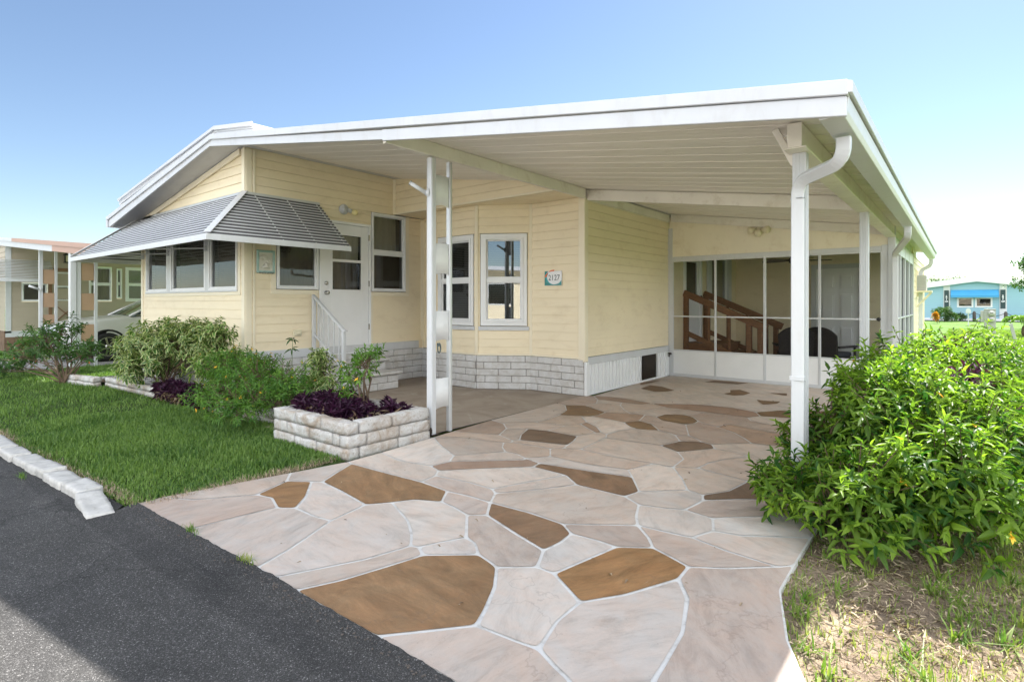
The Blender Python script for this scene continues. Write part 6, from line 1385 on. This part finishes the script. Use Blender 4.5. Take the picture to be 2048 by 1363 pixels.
for a, b_ in ((-1.0, .72), (.72, 2.58), (2.58, 4.4)):
    t.tube([(a + (b_ - a) * u, 57, .62 - .28 * (1 - (2 * u - 1) ** 2)) for u in np.linspace(0, 1, 11)], .022, 5)
tag(build('chain', t, M['black']), 'black chain slung between the bollards before the aqua home', 'chain')
for i, (x, r_, l) in enumerate(((-.15, .42, 'dark round bush below the left window of the aqua home'), (1.35, .3, 'dark bush partly behind the meter pedestal at the aqua home'))):
    shrub('round_bush', l, 'bush', (x, 57.8, -.05), [(x, 57.8, .22, r_, .35)], 160, 7, .14, .3, 'leafdark', seed=70 + i, nstem=5, twig=False)
shrub('shrub', 'dark feathery shrub at the left corner of the aqua home', 'shrub', (-1.1, 55, -.05), [(-1.15, 55, .5, .6, .6), (-.6, 55, .3, .4, .35)], 260, 7, .2, .16, 'leafdark', seed=75, nstem=8, twig=False, outw=.9)
shrub('croton', 'orange leaved plant beside the far end of the long eave', 'plant', (-1.3, 50, -.05), [(-1.5, 50, .45, .17, .3)], 45, 6, .2, .3, 'orangeleaf', seed=76, nstem=4, twig=False)
mp_ = thing('meter_pedestal', 'grey utility pedestal with two round meters on the lawn', 'utility box', (.71, 24.5, 0))
t = MB(); t.box(.56, .86, 24.4, 24.6, .40, 1.20); t.box(.555, .865, 24.38, 24.62, 1.185, 1.215); t.box(.60, .66, 24.45, 24.55, -.06, .40); t.box(.76, .82, 24.45, 24.55, -.06, .40); t.box(.47, .56, 24.42, 24.58, .75, 1.15); build('cabinet', t, M['greybox'], mp_, .008)
for z in (1.07, .86):
    t = MB(); t.lathe((.745, 24.4, z), [(.095, 0), (.095, .03), (.08, .05), (.078, .10), (.05, .12)], (0, -1, 0), 20); mt = build('meter', t, M['acgrey'], mp_)
    t = MB(); t.box(.70, .79, 24.272, 24.282, z - .008, z + .012); build('meter_dial', t, M['black'], mt)
t = MB(); t.bar((1.52, 27.3, -.06), (1.37, 27.3, .64), .10, .14, up=(0, 1, 0)); t.bar((1.375, 27.3, .635), (1.37, 27.3, .655), .11, .15, up=(0, 1, 0)); tag(build('leaning_post', t, M['greybox'], None, .005), 'grey flat post leaning left on the lawn beyond the shrubs', 'post')
# young palm and a tree at the right edge
pm = thing('palm_tree', 'low young palm with arching fronds at the right edge of the lawn', 'palm', (2.12, 33, 0))
t = MB(); t.lathe((2.12, 33, -.06), [(.10, 0), (.13, .2), (.10, .42), (.05, .5)], n=10); build('trunk', t, M['stem'], pm)
rg = np.random.default_rng(90); PP = []; DD = []; UP = []
for k in range(17):
    a = k * 2.4; e = rg.uniform(.7, 1.4); Lf = rg.uniform(.6, .85); h = Vector((math.cos(a), math.sin(a), 0)); pts = [Vector((2.15, 33, .62)) + h * (Lf * u * math.cos(e * (1 - .55 * u))) + Vector((0, 0, Lf * (u * math.sin(e) - .72 * u * u))) for u in np.linspace(0, 1, 12)]
    for i in range(2, 12):
        d = (pts[i] - pts[i - 1]).normalized(); sdv = d.cross(Vector((0, 0, 1))).normalized()
        for sg in (-1, 1):
            for f in (0, .5): PP.append(pts[i - 1].lerp(pts[i], f)); DD.append(d * .7 + sdv * sg + Vector((0, 0, -.15 + rg.normal(0, .1))))
PP = np.array([tuple(p) for p in PP]); DD = unit(np.array([tuple(p) for p in DD])); X, Y, Z = frames(DD, np.tile([0, 0, 1.], (len(PP), 1))); n = len(PP); Lq = rg.uniform(.20, .36, n)
T, Fc, rim = leaf_tpl(.3); V, F, LS, LT, at = inst(T, Fc, PP, X * Lq[:, None], Y * .035, Z * Lq[:, None], np.clip(rg.normal(.6, .25, n), 0, 1)); mesh_np('crown', V, F, LS, LT, M['palm'], at, pm)
def tree(label, x, y, h, r_, seed, mat='leafdark'):
    rg = np.random.default_rng(seed); o = thing('tree', label, 'tree', (x, y, 0), 'trees far beyond the lawn'); t = MB()
    t.tube([(x, y, -.06), (x + .1, y, h * .25), (x, y, h * .5), (x + .1, y, h * .8)], [.16, .13, .10, .04], 8); cl = []
    for k in range(12):
        a = rg.uniform(0, 6.28); e = np.array([x + math.cos(a) * r_ * rg.uniform(.3, .9), y + math.sin(a) * r_ * rg.uniform(.3, .9), h * rg.uniform(.45, .98)]); cl.append(e)
        t.tube([(x, y, h * rg.uniform(.25, .5)), tuple((np.array([x, y, h * .55]) + e) / 2), tuple(e)], [.06, .04, .015], 5)
    build('trunk', t, M['stem'], o)
    tp = np.concatenate([c + rg.normal(0, 1, (60, 3)) * np.array([.34, .34, .24]) * r_ for c in cl]); dd = unit(rg.normal(size=tp.shape) + np.array([0, 0, .4]))
    P, X, Y, Z = foliage(tp, dd, 6, .17, .4, rg); T, Fc, rim = leaf_tpl(.25); V, F, LS, LT, at = inst(T, Fc, P, X, Y, Z, np.clip(rg.normal(.4, .25, len(P)), 0, 1)); mesh_np('crown', V, F, LS, LT, M[mat], at, o)
tree('dark green tree cut off by the right edge of the picture', 3.55, 45, 4.0, .85, 95)
tree('blurred pale treetop just above the roof of the aqua home', -.2, 95, 4.5, 1.6, 96)
tree('small treetop left of the aqua home gable', -2.4, 92, 4.4, 1.3, 97)
# ================================================================== ACROSS THE ROAD (seen only as reflections in the windows)
ah = thing('facing_home', 'yellow sided home across the road with a white carport', 'house', (-4, -13, 0))
w = MB(); FA = frame((6, -13), (-1, 0), (0, 1)); siding(w, FA, 9, .4, 3.2, [(2, 3.6, 1.3, 2.5)]); build('wall', w, M['siding'], ah)
t = MB(); t.box(-3.4, 6.4, -22, -12.3, 3.2, 3.4); t.box(-9, -3.3, -21, -12.5, 2.75, 2.9); build('roof', t, M['fascia'], ah)
t = MB(); [t.box(x - .05, x + .05, -12.7, -12.6, 0, 2.75) for x in (-8.8, -6.2, -3.6)]; build('post', t, M['white'], ah)
window(ah, FA, 2, 3.6, 1.3, 2.5, 'fixed')
wt = thing('camper_trailer', 'white rounded camper trailer parked across the road', 'trailer', (-11, -11, 0))
t = MB(); t.prism([(-13.2, .5), (-9.4, .5), (-9.2, 1.2), (-9.4, 2.6), (-9.9, 2.95), (-12.7, 2.95), (-13.2, 2.6), (-13.4, 1.2)], -13.5, -11, 'y'); build('body', t, M['white'], wt, .05)
t = MB(); [t.lathe((x, -11, .35), [(.34, -.1), (.35, 0), (.3, .06)], (0, 1, 0)) for x in (-12, -10.6)]; build('wheel', t, M['tyre'], wt)
g = MB(); g.poly([(-45, -30, -.012), (30, -30, -.012), (30, -4.5, -.012), (-45, -4.5, -.012)])  # unseen pale ground added to bounce sunlight onto the shaded front
structure('bounce_ground', g, M['palecon'])
# ================================================================== LIGHT, SKY, CAMERA
SUNV = Vector((.033, .935, 1.0)).normalized()
su = bpy.data.lights.new('sun', 'SUN'); su.energy = SUN_E; su.angle = R(.53); su.color = (1, .955, .89)
so = bpy.data.objects.new('sun', su); COL.objects.link(so); so.rotation_euler = SUNV.to_track_quat('Z', 'Y').to_euler()
wd = bpy.data.worlds.new('World'); sc.world = wd; wd.use_nodes = True
nt = wd.node_tree; bg = nt.nodes['Background']
sk = nt.nodes.new('ShaderNodeTexSky'); sk.sky_type = 'NISHITA'; sk.sun_disc = False
sk.sun_elevation = math.asin(SUNV.z); sk.sun_rotation = math.atan2(SUNV.x, SUNV.y); sk.altitude = 0; sk.air_density = AIR; sk.dust_density = DUST; sk.ozone_density = OZ
# sunlit cumulus over the houses across the road, behind the photographer (they show in the window reflections)
tc = nt.nodes.new('ShaderNodeTexCoord'); sp_ = nt.nodes.new('ShaderNodeSeparateXYZ'); nt.links.new(tc.outputs['Generated'], sp_.inputs[0])
def wm(op, a, b=0.0):
    nd = nt.nodes.new('ShaderNodeMath'); nd.operation = op
    for i, v in ((0, a), (1, b)):
        if isinstance(v, bpy.types.NodeSocket): nt.links.new(v, nd.inputs[i])
        else: nd.inputs[i].default_value = v
    return nd.outputs[0]
def wramp(f, a, b):
    nd = nt.nodes.new('ShaderNodeMapRange'); nd.interpolation_type = 'SMOOTHSTEP'; nt.links.new(f, nd.inputs['Value']); nd.inputs['From Min'].default_value = a; nd.inputs['From Max'].default_value = b; return nd.outputs[0]
front_ = wm('ADD', wm('MULTIPLY', sp_.outputs['X'], -.628), wm('MULTIPLY', sp_.outputs['Y'], .778))
mp_w = nt.nodes.new('ShaderNodeMapping'); nt.links.new(tc.outputs['Generated'], mp_w.inputs['Vector']); mp_w.inputs['Scale'].default_value = (1, 1, 1.7)
nz = nt.nodes.new('ShaderNodeTexNoise'); nt.links.new(mp_w.outputs[0], nz.inputs['Vector']); nz.inputs['Scale'].default_value = 3.2; nz.inputs['Detail'].default_value = 9; nz.inputs['Roughness'].default_value = .56; nz.inputs['Distortion'].default_value = .3
cm = wm('MULTIPLY', wramp(nz.outputs['Fac'], CLO, CLO + .10), wm('MULTIPLY', wramp(front_, .0, -.3), wramp(sp_.outputs['Z'], .0, .06)))
# a clear blue gap between the clouds
gap = wm('ADD', wm('ADD', wm('MULTIPLY', sp_.outputs['X'], .42), wm('MULTIPLY', sp_.outputs['Y'], -.89)), wm('MULTIPLY', sp_.outputs['Z'], .17))
cm = wm('MULTIPLY', cm, wm('SUBTRACT', 1.0, wramp(wm('ADD', gap, wm('MULTIPLY', nz.outputs['Fac'], .04)), .985, 1.005)))
mxw = nt.nodes.new('ShaderNodeMix'); mxw.data_type = 'RGBA'; nt.links.new(cm, mxw.inputs[0]); nt.links.new(sk.outputs[0], mxw.inputs[6]); mxw.inputs[7].default_value = (CLB * .97, CLB * .99, CLB, 1)
nt.links.new(mxw.outputs[2], bg.inputs['Color']); bg.inputs['Strength'].default_value = SKY
cam = bpy.data.cameras.new('camera'); co = bpy.data.objects.new('camera', cam); COL.objects.link(co); sc.camera = co
co.location = (0, 0, 1.42); co.rotation_euler = (R(90), 0, R(YAW)); cam.sensor_width = 36; cam.lens = 19.629; cam.shift_y = -76.5 / 2048
cam.clip_start = .05; cam.clip_end = 2000
sc.view_settings.view_transform = 'Standard'; sc.view_settings.look = 'None'; sc.view_settings.gamma = 1; sc.view_settings.use_curve_mapping = False
sc.view_settings.exposure = EXPO
sc.render.engine = 'CYCLES'
cy = sc.cycles; cy.max_bounces = 8; cy.diffuse_bounces = 4; cy.glossy_bounces = 4; cy.transparent_max_bounces = 12; cy.transmission_bounces = 4; cy.caustics_reflective = False; cy.caustics_refractive = False
cy.use_denoising = True; cy.sample_clamp_indirect = 6
